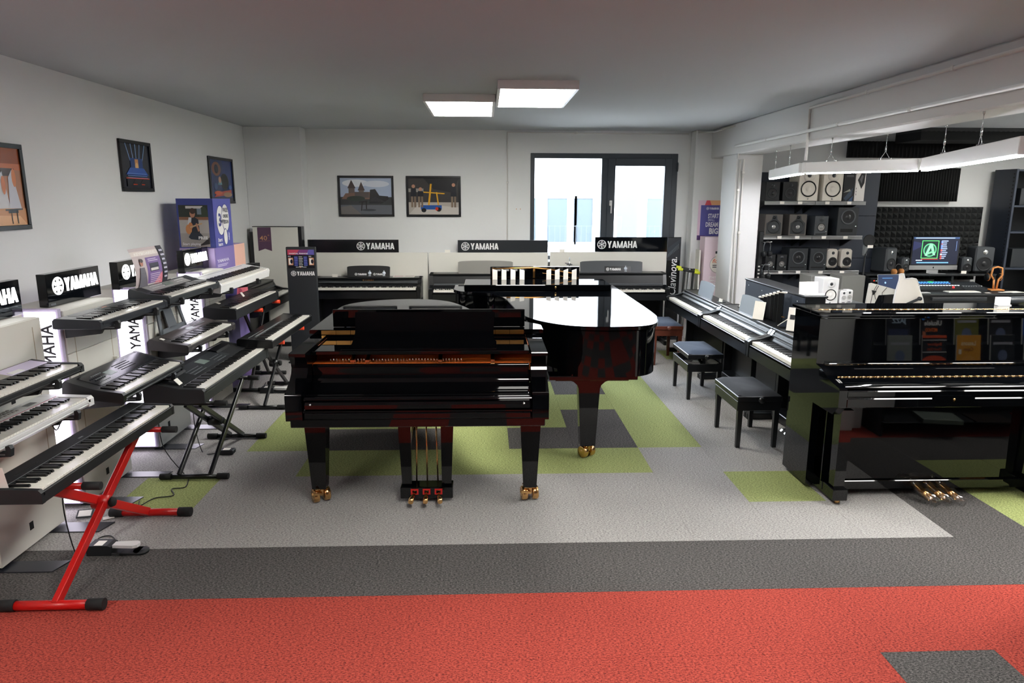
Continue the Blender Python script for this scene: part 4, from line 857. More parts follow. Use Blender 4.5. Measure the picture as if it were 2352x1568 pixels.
# ================================================================ RIGHT SIDE
def upright(loc):
    t = thing('upright_piano', 'tall polished black upright piano at the right edge with brass hinge strips', 'piano', loc, 0)
    W = 1.5
    for x in (0, W-.05):
        a = MB(); a.prism([(.32, .03), (.68, .03), (.68, 1.166), (.32, 1.166)], x, x+.05, 'x'); a.build('side_panel', BLK, t)
        c = MB(); c.prism([(.0, .66), (0, .765), (.008, .778), (.09, .79), (.14, .80), (.25, .845), (.32, .855), (.32, .60), (.06, .60)], x, x+.05, 'x'); c.build('arm', BLK, t)
        xs = x+.055 if x == 0 else x-.085
        l = MB(); xo = xs+.02 if x == 0 else xs+.02; l.add([(xo-.005, .085, .1), (xo+.06, .085, .1), (xo+.06, .15, .1), (xo-.005, .15, .1), (xo-.01, .07, .62), (xo+.068, .07, .62), (xo+.068, .16, .62), (xo-.01, .16, .62)], [(3, 2, 1, 0), (4, 5, 6, 7), (0, 1, 5, 4), (1, 2, 6, 5), (2, 3, 7, 6), (3, 0, 4, 7)]); l.build('leg', BLK, t)
        b = MB(); b.box(xs, xs+.095, .055, .40, .03, .105, .004); b.build('toe_block', BLK, t)
        w_ = MB(); w_.lathe([(0, -.012), (.018, -.012), (.018, .012), (0, .012)], (xs+.045, .09, .019), 'x', 14); w_.build('caster', BRASS, t)
    u = MB(); u.box(.05, W-.05, .345, .365, .86, 1.162); u.build('upper_panel', BLK, t)
    m = MB(); m.box(.05, W-.05, .31, .36, .842, .86, .003); m.build('ledge', BLK, t)
    ld = MB(); ld.box(-.018, W+.018, .30, .42, 1.168, 1.192, .005); ld.box(-.018, W+.018, .424, .70, 1.168, 1.192, .004); ld.box(.0, W, .31, .33, 1.15, 1.168, .004); ld.build('top_lid', BLK, t)
    n = 30; h = MB()
    for i in range(n): h.tube([(.03+(W-.06)*i/n, .422, 1.191), (.03+(W-.06)*(i+.94)/n, .422, 1.191)], .0042, 8)
    h.build('lid_hinge', BRASS, t)['kind'] = 'stuff'
    f = MB(); f.prism([(.33, .842), (.30, .84), (.15, .812), (.15, .79), (.33, .79)], .052, W-.052, 'x'); f.prism(catmull([(.148, .811), (.09, .80), (.045, .785), (.03, .772), (.04, .766)], 4)+[(.15, .766)], .052, W-.052, 'x', True); o = f.build('fallboard', BLK, t); smooth_shade(o, 40)
    h = MB()
    for i in range(n): h.tube([(.06+(W-.12)*i/n, .149, .812), (.06+(W-.12)*(i+.94)/n, .149, .812)], .0042, 8)
    h.build('fallboard_hinge', BRASS, t)['kind'] = 'stuff'
    s_ = MB(); s_.box(.05, W-.05, .004, .06, .72, .762, .006); s_.box(.05, W-.05, .010, .06, .716, .722); s_.box(.05, W-.05, .0, .3, .655, .716, .006); o = s_.build('key_slip', BLK, t)
    k = MB(); k.prism([(.58, .718), (.60, .73), (.82, .73), (.84, .718), (.84, .70), (.58, .70)], -.003, .02, 'y'); k.build('lock_plate', BLK, t)
    k = MB(); k.lathe([(0, -.006), (.006, -.006), (.007, 0)], (.71, -.003, .709), 'y', 12); k.box(.707, .713, -.006, -.002, .694, .706); k.build('key_hole', BRASS, t)
    p = MB(); p.box(.05, W-.05, .215, .23, .105, .60); p.build('lower_panel', BLK, t)
    b = MB(); b.box(.05, W-.05, .195, .66, .045, .105, .004); b.build('bottom_board', BLK, t)
    q = MB(); q.box(.01, W-.01, .645, .66, .1, 1.16); q.build('back_panel', MATTE, t)
    PB = bpy.data.materials.new('clear_plastic_bag'); PB.use_nodes = True; nn = PB.node_tree.nodes; LL = PB.node_tree.links
    tr = nn.new('ShaderNodeBsdfTransparent'); gl = nn.new('ShaderNodeBsdfGlossy'); gl.inputs['Roughness'].default_value = .12; mx = nn.new('ShaderNodeMixShader'); mx.inputs[0].default_value = .22
    LL.new(tr.outputs[0], mx.inputs[1]); LL.new(gl.outputs[0], mx.inputs[2]); LL.new(mx.outputs[0], nn['Material Output'].inputs[0])
    for i in range(3):
        x = .655+i*.085
        p = MB(); p.tube([(x, .22, .078), (x+.004, .17, .076), (x+.02, .11, .058), (x+.035, .06, .040)], [.012, .014, .024, .020], 10); p.build('pedal', BRASS, t)
        g = MB(); g.tube([(x-.01, .21, .092), (x, .17, .085), (x+.015, .12, .064), (x+.035, .06, .044), (x+.055, .01, .03)], [.02, .026, .036, .034, .028], 9); 
        g.v = [(a+random.uniform(-.006, .006), b+random.uniform(-.006, .006), max(.004, c+random.uniform(-.006, .006))) for a, b, c in g.v]; g.build('plastic_bag', PB, p and t)
    return t
upright((2.12, 3.945, 0))
t = thing('label_holder', 'white label card standing on the upright piano lid near the right edge', 'label', (3.50, 4.52, 1.1925)); MB().box(-.045, .045, 0, .03, 0, .055, .002).build('card', LABELM, t); MB().box(-.045, .045, -.012, 0, 0, .006).build('holder_lip', WHITEP, t)
t = thing('eyeglass_case', 'dark rounded case lying behind the white label on the upright lid', 'case', (3.62, 4.56, 1.1925)); MB().lathe([(0, -.09), (.02, -.085), (.028, -.04), (.028, .04), (.02, .085), (0, .09)], (0, 0, .028), 'x', 12).build('body', DKGREY, t)
bench('black bench with velvet seat nearest the upright piano', (2.09, 5.30, 0), R90, .55, .345, .445)
bench('black bench with raised bluish seat, middle of the three benches', (2.085, 6.62, 0), R90, .55, .345, .475, raised=.055, cush=mat('blue_black_velvet', (36, 48, 66), .85, bump=.3, bscale=60))
bench('brown wooden bench with blue seat half hidden behind the rear grand piano', (2.09, 8.03, 0), R90, .55, .35, .49, WOOD, cush=MATS['blue_black_velvet'])
RESTG = mat('grey_rest_window_sheen', (146, 154, 164), .25)  # grey plastic, colour lifted toward blue for the window reflected in it
digital_piano('black digital piano next to the upright piano on the right side', (2.25, 5.78, 0), -R90, 1.11, .41, .70, .81, restcol=RESTG, front_leg=True, brandtxt=False, rest_w=.5, nw=42, restx=.60)
digital_piano('black digital piano with open lid, middle of the right hand row', (2.25, 7.15, 0), -R90, 1.36, .41, .70, .81, restcol=RESTG, brandtxt=False, rest_w=.52, slope=True)
digital_piano('black digital piano at the window end of the right hand row', (2.25, 8.52, 0), -R90, 1.36, .40, .70, .79, restcol=RESTG, brandtxt=False, rest_w=.48)
# cards and holders on the pianos of that row
def card(label, loc, w_, h_, rz, lean=.15, m=None, pr=None):
    t = thing('brochure_card', label, 'card', loc, rz, None)
    MB().box(-w_/2, w_/2, 0, .004, 0, h_).build('sheet', m or LABELM, t, None, (-lean, 0, 0)); MB().box(-w_/2, w_/2, -.02, .05, 0, .006, .002).build('stand_foot', SATIN, t)
    if pr: pr(t)
    return t
card('white brochure card standing between the grey music rest and the black holders', (2.48, 6.17, .8105), .12, .17, -R90+.5)
t = card('white card with two dark picture squares on the nearest digital piano of the row', (2.56, 5.58, .8105), .14, .20, -R90+.75)
b = MB(); b.box(-.05, -.01, -.002, 0, .10, .14); b.box(.01, .05, -.002, 0, .10, .14); b.build('print', DKGREY, t, None, (-.15, 0, 0))
card('small white price card on the piano at the window end', (2.55, 7.40, .7905), .06, .04, -R90+.3); card('white tent card on the shelf end of the middle digital piano', (2.60, 6.90, .8105), .07, .05, -R90+.6, .5)
t = thing('brochure_stand', 'dark triangular stand with pale edge on the nearest digital piano of the row', 'stand', (2.59, 5.80, .8105), -R90+.5); a = MB(); a.prism([(-.09, 0), (.09, 0), (.09, .13)], 0, .006, 'y'); a.build('side', NAVY, t); a = MB(); a.bar((-.09, .003, .0), (.09, .003, .133), .010, .006); a.build('edge', LABELM, t)
for i in range(6):
    hh = .30-.02*i
    t = thing('display_holder', ('nearest', 'second', 'third', 'fourth', 'fifth', 'farthest')[i]+' of six black upright holders with white tops, counted from the viewer', 'holder', (2.60, 5.98+.08*i, .8105), -R90+.75, 'row of black upright holders')
    MB().box(-.024, .024, -.004, .016, 0, hh-.026, .002).build('body', SATIN, t); MB().box(-.038, .046, -.012, .024, hh-.026, hh-.014, .002).build('top_card', LABELM, t); MB().box(-.012, .012, -.016, .03, hh-.014, hh, .003).build('clip_knob', DKGREY, t); MB().box(.02, .05, -.008, -.004, .06, .068).build('clip', BRASS, t)
# slim cabinet piano back to back with the row
t = thing('slim_cabinet_piano', 'slim black cabinet piano seen from its plain back panel behind the row', 'piano', (2.685, 5.72, 0))
MB().box(0, .014, 0, 1.34, .02, 1.075, .003).build('back_panel', NAVY, t); MB().box(.016, .19, 0, 1.34, .98, 1.075, .004).build('upper_case', SATIN, t); MB().box(-.006, .205, -.012, 1.352, 1.075, 1.092, .004).build('top_board', SATIN, t); MB().box(.016, .22, 0, .03, 0, .98).build('side_panel', SATIN, t); MB().box(.016, .22, 1.31, 1.34, 0, .98).build('side_panel', SATIN, t)
b = MB()
for (y, z) in ((.12, 1.03), (.5, 1.02), (.9, 1.02), (1.25, 1.03)): b.lathe([(0, -.003), (.006, -.002), (.006, 0)], (0, y, z), 'x', 8)
b.build('screw', CHROME, t)['kind'] = 'stuff'
t = thing('white_folder', 'open white folder standing on the slim cabinet piano', 'folder', (2.69, 5.76, 1.0925), .05)
MB().box(0, .17, .06, .066, 0, .115, .002).build('back_page', LABELM, t, None, (-.12, 0, 0)); MB().box(0, .175, -.03, .07, 0, .008, .002).build('tray', WHITEP, t); MB().box(0, .175, -.03, -.024, .008, .02, .002).build('tray_lip', WHITEP, t)
# ---- niche by the column: posters and cartons
t = thing('wall_poster', 'purple poster reading start small dream big on the window column', 'poster', (2.815, 9.262, 1.355))
P = Print(.36, .52, (226, 196, 216), .001); P.rect(.35, .86, 1, 1, (238, 178, 130)); P.poly([(.22, .84), (.3, 1), (.42, 1), (.5, .86)], (224, 86, 96)); P.rect(.10, .10, 1, .88, (88, 86, 158)); P.rect(0, 0, .3, .12, (92, 60, 120))
P.brand(.30, .77, .055, (236, 236, 244), 1.0); P.txt('START', .38, .56, .15, (240, 240, 246), .03, fit=.40); P.txt('SMALL', .38, .48, .09, (176, 176, 214), .03, fit=.26); P.txt('DREAM', .30, .34, .16, (240, 240, 246), .03, fit=.46); P.txt('BIG', .44, .16, .20, (240, 240, 246), .04, fit=.34)
P.build('print', PRINT, t); MB().box(0, .36, 0, .003, 0, .52).build('sheet', PAPER, t)
t = thing('pink_carton', 'tall pale pink carton with a round orange script badge beside the pillar', 'carton', (2.84, 8.97, .62))
MB().box(0, .36, 0, .22, 0, .79, .003).build('carton', mat('pink_card', (226, 206, 216), .6), t)
P = Print(.36, .79, (226, 206, 216), .001); P.ell(.52, .55, .30, .14, (40, 48, 60), 28); P.ell(.52, .55, .29, .135, (238, 234, 228), 28); P.rect(.40, .68, .64, .74, (236, 232, 226)); P.rect(.40, .73, .64, .77, (34, 46, 52)); P.txt('flow', .30, .58, .09, (222, 104, 56), .01, shear=.3, fit=.34); P.lines(.32, .70, .53, .03, 2, .015, (70, 74, 80), .1); P.txt('START', .22, .32, .05, (248, 244, 246), .03, fit=.26); P.txt('SMALL', .24, .27, .05, (248, 244, 246), .03, fit=.26); P.txt('DREAM BIG', .2, .22, .05, (248, 244, 246), .03, fit=.3)
P.build('print', PRINT, t)
o = MB().box(2.80, 3.24, 8.93, 9.25, 0, .62, .004).build('black_carton', MATTE); tag(o, 'black carton with round badges under the pink carton', 'carton')
P = Print(.44, .62, (30, 32, 38), .001); P.ell(.22, .80, .17, .13, (222, 222, 236), 24); P.ell(.22, .80, .155, .118, (66, 72, 140), 24); P.txt('P-145', .12, .79, .07, (240, 240, 248), .02, fit=.2); P.lines(.14, .30, .74, .03, 2, .014, (200, 200, 226), .1); P.ell(.72, .78, .2, .14, (214, 200, 206), 24); P.ell(.72, .78, .19, .13, (40, 42, 48), 24)
q = P.build('print', PRINT, o, (2.80, 8.928, 0))
o = MB().box(2.78, 2.80, 8.99, 9.15, .63, 1.24).build('white_board', WHITEB); tag(o, 'narrow white board leaning behind the pink carton', 'board'); o2 = None
t = thing('folded_keyboard_stand', 'folded black stand with yellow end caps leaning by the window banner', 'keyboard stand', (2.62, 8.86, 0), .1)
YEL = mat('yellow_cap', (206, 214, 52), .5)
for i, dx in enumerate((-.06, .0, .06)):
    l = MB(); l.bar((dx-.05, 0, .02), (dx+.05, .12, 1.0), .035, .02); l.build('leg', SATIN if i != 1 else CHROME, t)
for j, (y, z) in enumerate(((.10, .98), (.16, 1.0))):
    a = MB(); a.tube([(-.10, y, z+.02), (.16, y-.04, z-.03)], .016, 10); a.build('support_arm', SATIN, t)
    a = MB(); a.tube([(.10, y-.03, z-.018), (.17, y-.042, z-.032)], .021, 10); a.build('end_cap', YEL, t); a = MB(); a.tube([(-.11, y, z+.022), (-.05, y-.01, z+.01)], .019, 10); a.build('end_cap', YEL, t)
# ================================================================ STUDIO CORNER
t = thing('shelf_back_wall', 'dark panelled backing behind the loudspeaker shelves', 'wall panel', (3.40, 9.20, 0))
for i in range(3):
    for j in range(4): MB().box(.60*i+.002, .60*i+.598, 0, .05, .56*j+.002, .56*j+.558, .002).build('panel', NAVY if (i+j) % 9 else MATTE, t)
def shelf(label, x0, x1, z):
    t = thing('wall_shelf', label, 'shelf', (x0, 8.75, z), 0, 'loudspeaker shelves')
    MB().box(0, x1-x0-.006, .012, .445, -.03, 0, .002).build('board', MATTE, t)
    r = MB(); r.prism([(0, -.044), (.012, -.044), (.012, .004), (.004, .004), (0, -.006), (.004, -.02)], 0, x1-x0-.006, 'x'); r.build('front_rail', ALU, t)
    b = MB()
    for x in (.05, x1-x0-.06): b.prism([(.44, -.16), (.44, -.03), (.1, -.03)], x-.008, x+.008, 'x')
    b.build('shelf_bracket', MATTE, t)['kind'] = 'stuff'
    return t
S = {}
for z, a, nm in ((1.868, (3.50, 4.148, 4.80), 'top'), (1.438, (3.50, 4.144, 4.80), 'middle'), (.996, (3.55, 4.143, 4.80), 'lower')):
    S[nm, 0] = shelf(nm+' loudspeaker shelf, board on the pillar side', a[0], a[1], z); S[nm, 1] = shelf(nm+' loudspeaker shelf, board on the desk side', a[1], a[2], z)
    for q, xs in ((0, (.19, .42)), (1, (.12, .40))):
        for x in xs:
            MB().box(x, x+.055, -.006, -.001, -.035, -.002).build('price_tag', LABELM, S[nm, q])
def spk(label, x, y, z, w_, h_, d_, body, cone, ring=None, woof=(.5, .36, .34), tweet=(.5, .76, .12), horn=None, port=None, knob=None, group='studio monitors on the shelves', rnd=.004, rz=0, waveguide=None, dome=None, shield=None):
    t = thing('studio_monitor', label, 'loudspeaker', (x, y, z), rz, group)
    MB().box(0, w_, 0, d_, 0, h_, rnd).build('cabinet', body, t)
    if shield: m = MB(); m.prism(shield, -.004, .002, 'y'); m.build('baffle', DKGREY, t)
    cx, cz, r = woof[0]*w_, woof[1]*h_, woof[2]*w_
    q = MB(); q.lathe([(r, -.001), (r, -.005), (r*.92, -.008), (r*.84, -.004), (r*.80, .004)], (cx, 0, cz), 'y', 28); q.build('woofer_ring', ring or MATTE, t)
    q = MB(); q.lathe([(r*.86, -.003), (r*.7, -.0022), (r*.36, -.0008), (r*.34, -.001), (r*.26, -.006), (r*.12, -.009), (0, -.010)], (cx, 0, cz), 'y', 28); q.build('woofer_cone', cone, t)
    if tweet:
        cx, cz, r = tweet[0]*w_, tweet[1]*h_, tweet[2]*w_
        if waveguide: q = MB(); q.lathe([(r*waveguide[0], -.001), (r*waveguide[0], -.003), (r*1.2, -.0015)], (cx, 0, cz), 'y', 24); q.build('waveguide', waveguide[1], t)
        q = MB(); q.lathe([(r, -.002), (r*.9, -.004), (r*.45, -.004), (r*.3, -.008), (0, -.010)], (cx, 0, cz), 'y', 18); q.build('tweeter', dome or DKGREY, t)
    if port: m = MB(); m.box(port[0]*w_, port[1]*w_, -.002, .004, port[2]*h_, port[3]*h_, .0018); m.build('port', GAP, t)
    if knob: m = MB(); m.lathe([(.009, 0), (.009, -.006), (0, -.007)], (knob[0]*w_, 0, knob[1]*h_), 'y', 10); m.build('knob', CHROME, t)
    return t
CONEB = mat('black_cone', (20, 22, 26), .35); CONEG = mat('grey_cone', (150, 150, 148), .28, metal=.7); CREAM = mat('cream_monitor', (222, 216, 204), .45); CREAMC = mat('cream_cone', (216, 210, 200), .5); MGREY = mat('monitor_warm_grey', (84, 80, 76), .5); GENG = mat('monitor_dark_grey', (62, 66, 70), .4); SILV = mat('monitor_silver', (196, 190, 180), .35)
zt, zm, zl = 1.8725, 1.4425, 1.0005
for i, x in enumerate((3.512, 3.73)): spk('small black studio monitor on the top shelf, '+('next to the pillar' if i == 0 else 'next to the cream monitor'), x, 8.78, zt, .18, .235, .20, MATTE, CONEB, DKGREY, (.5, .40, .36), (.56 if i else .5, .82, .13))
for i, x in enumerate((3.925, 4.236)): spk('cream studio monitor with black ringed cone on the top shelf, '+('pillar side of the pair' if i == 0 else 'box side of the pair'), x, 8.77, zt, .25, .39, .30, CREAM, CREAMC, BLK, (.5, .38, .40), (.5, .80, .10), waveguide=(3.0, CREAMC), port=None, knob=(.5, .07))
t = thing('product_box', 'black printed product box beside the cream monitors on the top shelf', 'box', (4.505, 8.79, zt)); MB().box(0, .14, 0, .25, 0, .34).build('carton', BLKSIGN, t); P = Print(.14, .34, (16, 20, 26), .001); P.poly([(.1, .1), (.9, .5), (.8, .2), (.3, 0)], (52, 66, 84)); P.poly([(0, .3), (.7, .36), (.6, .44)], (150, 150, 140)); P.poly([(.5, .0), (.9, .0), (.95, .2)], (50, 80, 120)); P.lines(.2, .9, .92, .04, 2, .02, (110, 110, 112)); P.build('print', PRINT, t)
t = thing('product_box', 'white product box with a black keyboard picture at the end of the top shelf', 'box', (4.655, 8.79, zt)); MB().box(0, .125, 0, .25, 0, .36).build('carton', PAPER, t); P = Print(.125, .36, (232, 228, 224), .001); P.poly([(.2, .72), (.55, .98), (.95, .95), (.9, .62), (.62, .42)], (30, 32, 36)); P.poly([(.4, .74), (.6, .9), (.75, .85), (.62, .6)], (96, 96, 100)); P.lines(.1, .16, .4, .1, 3, .06, (60, 60, 60)); P.build('print', PRINT, t)
SH = [(.02, .02), (.215, .02), (.215, .15), (.16, .20), (.15, .25), (.10, .25), (.09, .20), (.02, .15)]
for i, x in enumerate((3.53, 3.84)): spk('warm grey studio monitor with shiny cone on the middle shelf, '+('pillar side' if i == 0 else 'second from the pillar'), x, 8.77, zm, .225, .265, .22, MGREY, CONEG, CONEB, (.5, .40, .37), (.5, .84, .09), shield=[(a*.96, b) for a, b in SH])
spk('small charcoal studio monitor with white knob on the middle shelf', 4.172, 8.77, zm, .172, .245, .20, GENG, CONEG, CONEB, (.5, .42, .30), (.5, .84, .20), port=(.1, .85, .05, .1), knob=(.86, .2))
spk('big black subwoofer with slot port at the end of the middle shelf', 4.462, 8.77, zm, .265, .352, .28, DKGREY, CONEB, MIDGREY, (.5, .66, .36), None, port=(.18, .78, .12, .24), knob=(.9, .33))
for i, x in enumerate((3.575, 3.725)): spk('small black two-way monitor on the lower shelf, '+('behind the hanging headphones' if i == 0 else 'beside the hanging headphones'), x, 8.78, zl, .13, .20, .18, MATTE, CONEG, CONEB, (.5, .40, .32), (.5, .82, .16), knob=(.86, .2))
for i, x in enumerate((3.873, 4.148)): spk('black studio monitor with slot port on the lower shelf, '+('pillar side of the pair' if i == 0 else 'beside the silver monitors'), x, 8.77, zl, .245 if i == 0 else .215, .278, .24, DKGREY, CONEB, MIDGREY, (.5, .58, .34), (.5, .58, .08), port=(.1, .85, .10, .16), knob=(.9, .26))
for i, x in enumerate((4.378, 4.565)): spk('silver rounded studio monitor on the lower shelf, '+('pillar side of the two' if i == 0 else 'desk side of the two'), x, 8.775, zl+.03, .14, .24, .14, SILV, CONEB, MATTE, (.5, .34, .40), (.5, .79, .14), rnd=.022); MB().lathe([(0, -.03), (.05, -.03), (.04, -.001), (0, 0)], (.07, .07, 0), 'z', 14).build('rubber_base', RUBBER, bpy.data.objects[COL.objects[-1].name].parent if COL.objects[-1].parent else None)
# headphones on the rack
t = thing('headphone_rack', 'black perforated rack with white tags at the edge of the pillar', 'rack', (3.40, 8.58, 0)); MB().box(0, .05, 0, .05, 0, 1.5, .003).build('post', MATTE, t); MB().box(-.05, .1, -.05, .1, 0, .01).build('base_plate', MATTE, t)
for i in range(9): MB().box(.006, .03, -.003, 0, .70+.045*i, .715+.045*i).build('tag', LABELM, t)
for z in (1.37, 1.09, .86): a = MB(); a.tube([(.025, 0, z), (.06, -.06, z), (.13, -.07, z+.008)], .006, 8); a.build('hook', CHROME, t)
for z, nm in ((1.37, 'upper'), (1.09, 'lower')):
    t = thing('headphones', 'pair of headphones hanging on the '+nm+' hook of the rack', 'headphones', (3.475, 8.512, z), .5, 'hanging headphones')
    a = MB(); a.tube([(-.062*math.cos(PI*i/10), 0, -.05+.062*math.sin(PI*i/10)) for i in range(11)], .007, 8); a.tube([(-.062, 0, -.05), (-.06, 0, -.12)], .006, 8); a.tube([(.062, 0, -.05), (.06, 0, -.12)], .006, 8); a.build('headband', MIDGREY, t)
    for sx in (-1, 1): c = MB(); c.lathe([(0, -.02), (.034, -.018), (.036, .012), (.028, .02), (0, .018)], (sx*.052, 0, -.14), 'x', 16); c.build('ear_cup', MATTE, t)
# acoustic foam
def pyramids(mb, x0, x1, z0, z1, y, n, m, dpt):
    for i in range(n):
        for j in range(m):
            a, b = x0+(x1-x0)*i/n, x0+(x1-x0)*(i+1)/n; c, d = z0+(z1-z0)*j/m, z0+(z1-z0)*(j+1)/m
            mb.add([(a, y, c), (b, y, c), (b, y, d), (a, y, d), ((a+b)/2, y-dpt, (c+d)/2)], [(0, 1, 4), (1, 2, 4), (2, 3, 4), (3, 0, 4)])
t = thing('acoustic_foam', 'large dark pyramid foam panel behind the computer desk', 'foam panel', (4.62, 9.44, .80))
for i in range(4):
    for j in range(2):
        x0, x1, z0, z1 = .55*i+.002, .55*(i+1)-.002, .50*j+.002, .50*(j+1)-.002
        m = MB(); m.box(x0, x1, 0, .03, z0, z1); pyramids(m, x0, x1, z0, z1, 0, 7, 6, .045); m.build('foam_tile', FOAM, t)
def ridges(mb, x0, x1, z0, z1, y, n, dpt):
    pts = [(x0, y+.05)]
    for i in range(n*4+1): pts.append((x0+(x1-x0)*i/(n*4), y-dpt*(.5+.5*math.cos(2*PI*i/4))))
    pts.append((x1, y+.05)); mb.prism(pts, z0, z1, 'z', True)
t = thing('acoustic_foam', 'dark ridged foam panel on the wall above the computer', 'foam panel', (5.15, 9.42, 1.87))
for i in range(2): m = MB(); ridges(m, .62*i+.002, .62*i+.618, 0, .44, 0, 17, .05); m.build('foam_tile', FOAM, t)
t = thing('acoustic_foam', 'black ridged foam baffle up under the studio ceiling', 'foam panel', (4.83, 9.38, 2.44)); m = MB(); ridges(m, 0, 2.05, 0, .21, 0, 40, .05); m.build('foam_tile', mat('foam_black', (18, 19, 21), .95), t)
t = thing('acoustic_foam', 'black foam slab hung below the studio ceiling with wavy edge', 'foam panel', (5.4, 8.75, 2.62)); m = MB(); pts = [(0, .0), (1.9, 0)]+[(1.9-1.9*i/60, .10+(.012 if i % 2 else 0)) for i in range(61)]; m.prism(pts, 0, .55, 'y'); m.build('foam_tile', MATS['foam_black'], t)
MB().box(0, 1.9, 0, .55, .10, .15).build('mount', MATTE, t)
# desk and what stands on it
t = thing('studio_desk', 'wide black studio desk with raised rear shelf', 'desk', (4.95, 8.38, 0))
MB().box(0, 1.88, 0, .95, .715, .742, .005).build('desk_top', MATTE, t); MB().box(.05, 1.83, .56, .95, .905, .93, .004).build('raised_shelf', MATTE, t)
for x in (.05, .62, 1.22, 1.80): MB().box(x, x+.03, .58, .93, .742, .905).build('shelf_support', MATTE, t)
for x in (.03, 1.82): MB().box(x, x+.03, .06, .9, 0, .715).build('side_panel', MATTE, t)
MB().box(.06, 1.82, .3, .32, .30, .70).build('front_panel', SATIN, t); MB().box(.6, 1.3, -.02, .03, .66, .70, .004).build('keyboard_tray', DKGREY, t)
t = thing('desktop_computer', 'silver all-in-one computer showing a green round emblem on its screen', 'computer', (5.64, 9.07, .9305))
MB().box(0, .66, -.012, .012, .045, .49, .004).build('screen_housing', BLK, t); MB().box(0, .66, -.0125, .0125, .045, .108, .003).build('chin', ALU, t); MB().box(.25, .41, .0, .06, .0, .06).build('neck', ALU, t); MB().box(.22, .44, -.12, .10, 0, .006, .002).build('base', ALU, t)
P = Print(.62, .36, (14, 18, 34), .001); P.rect(0, .94, 1, 1, (40, 60, 96)); P.lines(.04, .9, .955, .1, 1, .025, (150, 170, 200), 0); P.poly([(0, .5), (.3, .75), (0, .85)], (26, 30, 60)); P.rect(.19, .22, .56, .88, (70, 176, 90)); P.rect(.205, .245, .545, .855, (8, 26, 26)); P.ell(.375, .53, .145, .25, (74, 150, 106), 26); P.ell(.375, .53, .12, .205, (20, 52, 44), 26)
P.poly([(.27, .32), (.36, .76), (.42, .76), (.50, .34), (.45, .34), (.39, .62), (.32, .32)], (110, 190, 134)); P.poly([(.31, .42), (.47, .52), (.47, .46), (.33, .36)], (92, 172, 120)); P.lines(.61, .76, .84, .07, 10, .04, (120, 132, 156), .4)
for i in range(9): P.rect(.60, .80-.075*i, .635, .85-.075*i, random.choice([(190, 70, 60), (80, 110, 200), (200, 200, 210), (120, 70, 90)]))
P.rect(.2, .19, .56, .205, (190, 40, 44)); P.rect(.08, .14, .22, .17, (190, 196, 206)); P.lines(.10, .8, .05, .1, 1, .04, (90, 140, 190), 0); P.rect(.93, .5, .94, .86, (90, 110, 150))
P.build('screen', SCREEN, t, (.02, -.0125, .118)); a = MB(); a.lathe([(0, -.001), (.010, 0)], (.33, -.0128, .075), 'y', 12); a.box(.332, .336, -.0136, -.0128, .085, .091); a.build('fruit_mark', GAP, t)
def gen(label, x, y, z, w_, h_, d_, rz=0):
    t = spk(label, x, y, z+.02, w_, h_, d_, GENG, CONEB, MATTE, (.5, .33, .40), (.5, .80, .12), rnd=.018, group='grey monitors on the desk', rz=rz, dome=CHROME); MB().box(w_*.2, w_*.8, d_*.2, d_*.8, -.02, .003, .004).build('rubber_foot', RUBBER, t); return t
gen('large grey rounded monitor at the pillar end of the desk, turned inward', 5.27, 8.98, .9305, .20, .32, .24, .35); gen('large grey rounded monitor at the cabinet end of the desk', 6.50, 9.02, .9305, .24, .33, .24, -.15)
gen('small grey rounded monitor on the pillar side of the computer', 5.52, 9.02, .9305, .115, .19, .12, .15); gen('small grey rounded monitor on the cabinet side of the computer', 6.335, 9.02, .9305, .13, .195, .12, -.1)
t = thing('laptop', 'open laptop with dark screen left of the mesh chair', 'laptop', (5.05, 8.60, .7425), .1); MB().box(0, .30, -.10, .10, 0, .012, .003).build('base', ALU, t); MB().box(0, .30, 0, .006, 0, .20, .002).build('lid', ALU, t, (0, .10, .012), (-.2, 0, 0)); P = Print(.285, .185, (20, 32, 56), .001); P.rect(.2, .75, .7, .78, (70, 120, 170)); P.ell(.34, .45, .04, .07, (120, 150, 200)); P.build('screen', SCREEN, t, (.0075, .099, .02), (-.2, 0, 0))
t = thing('control_surface', 'black mixing control surface with rows of lit buttons', 'mixer', (5.52, 8.63, .7425)); m = MB(); m.prism([(0, 0), (.30, 0), (.30, .10), (.02, .03), (0, .02)], 0, .62, 'x'); m.build('body', MATTE, t)
for col, n, y, z, nm in (((70, 140, 220), 14, .24, .092, 'blue_buttons'), ((220, 224, 230), 16, .13, .062, 'white_buttons'), ((60, 110, 180), 14, .20, .081, 'blue_buttons')):
    q = MB()
    for i in range(n): q.box(.04+.038*i, .062+.038*i, y, y+.016, z-.006, z+.003, col=col)
    q.build(nm, SCREEN, t)['kind'] = 'stuff'
q = MB(); q.lathe([(.022, 0), (.034, .004), (.022, .008)], (.31, .235, .09), 'z', 18, col=(50, 210, 100)); q.build('lit_ring', SCREEN, t); q = MB(); q.lathe([(0, .02), (.012, .016), (.014, 0)], (.50, .05, .04), 'z', 12, col=(240, 40, 40)); q.build('red_light', SCREEN, t)
t = thing('fader_unit', 'dark fader unit right of the lit control surface', 'mixer', (6.16, 8.66, .7425)); m = MB(); m.prism([(0, 0), (.28, 0), (.28, .09), (0, .03)], 0, .30, 'x'); m.build('body', DKGREY, t); q = MB()
for i in range(8): q.box(.03+.034*i, .046+.034*i, .08, .11, .045, .06, .002)
q.build('fader_caps', GREYP, t)['kind'] = 'stuff'
t = thing('audio_interface', 'small rack device with red lights at the pillar end of the desk', 'audio interface', (5.0, 8.82, .7425)); MB().box(0, .24, 0, .12, 0, .145, .004).build('case', MATTE, t); q = MB()
for (x, z) in ((.04, .11), (.16, .06)): q.box(x, x+.014, -.003, 0, z, z+.012, col=(230, 60, 40))
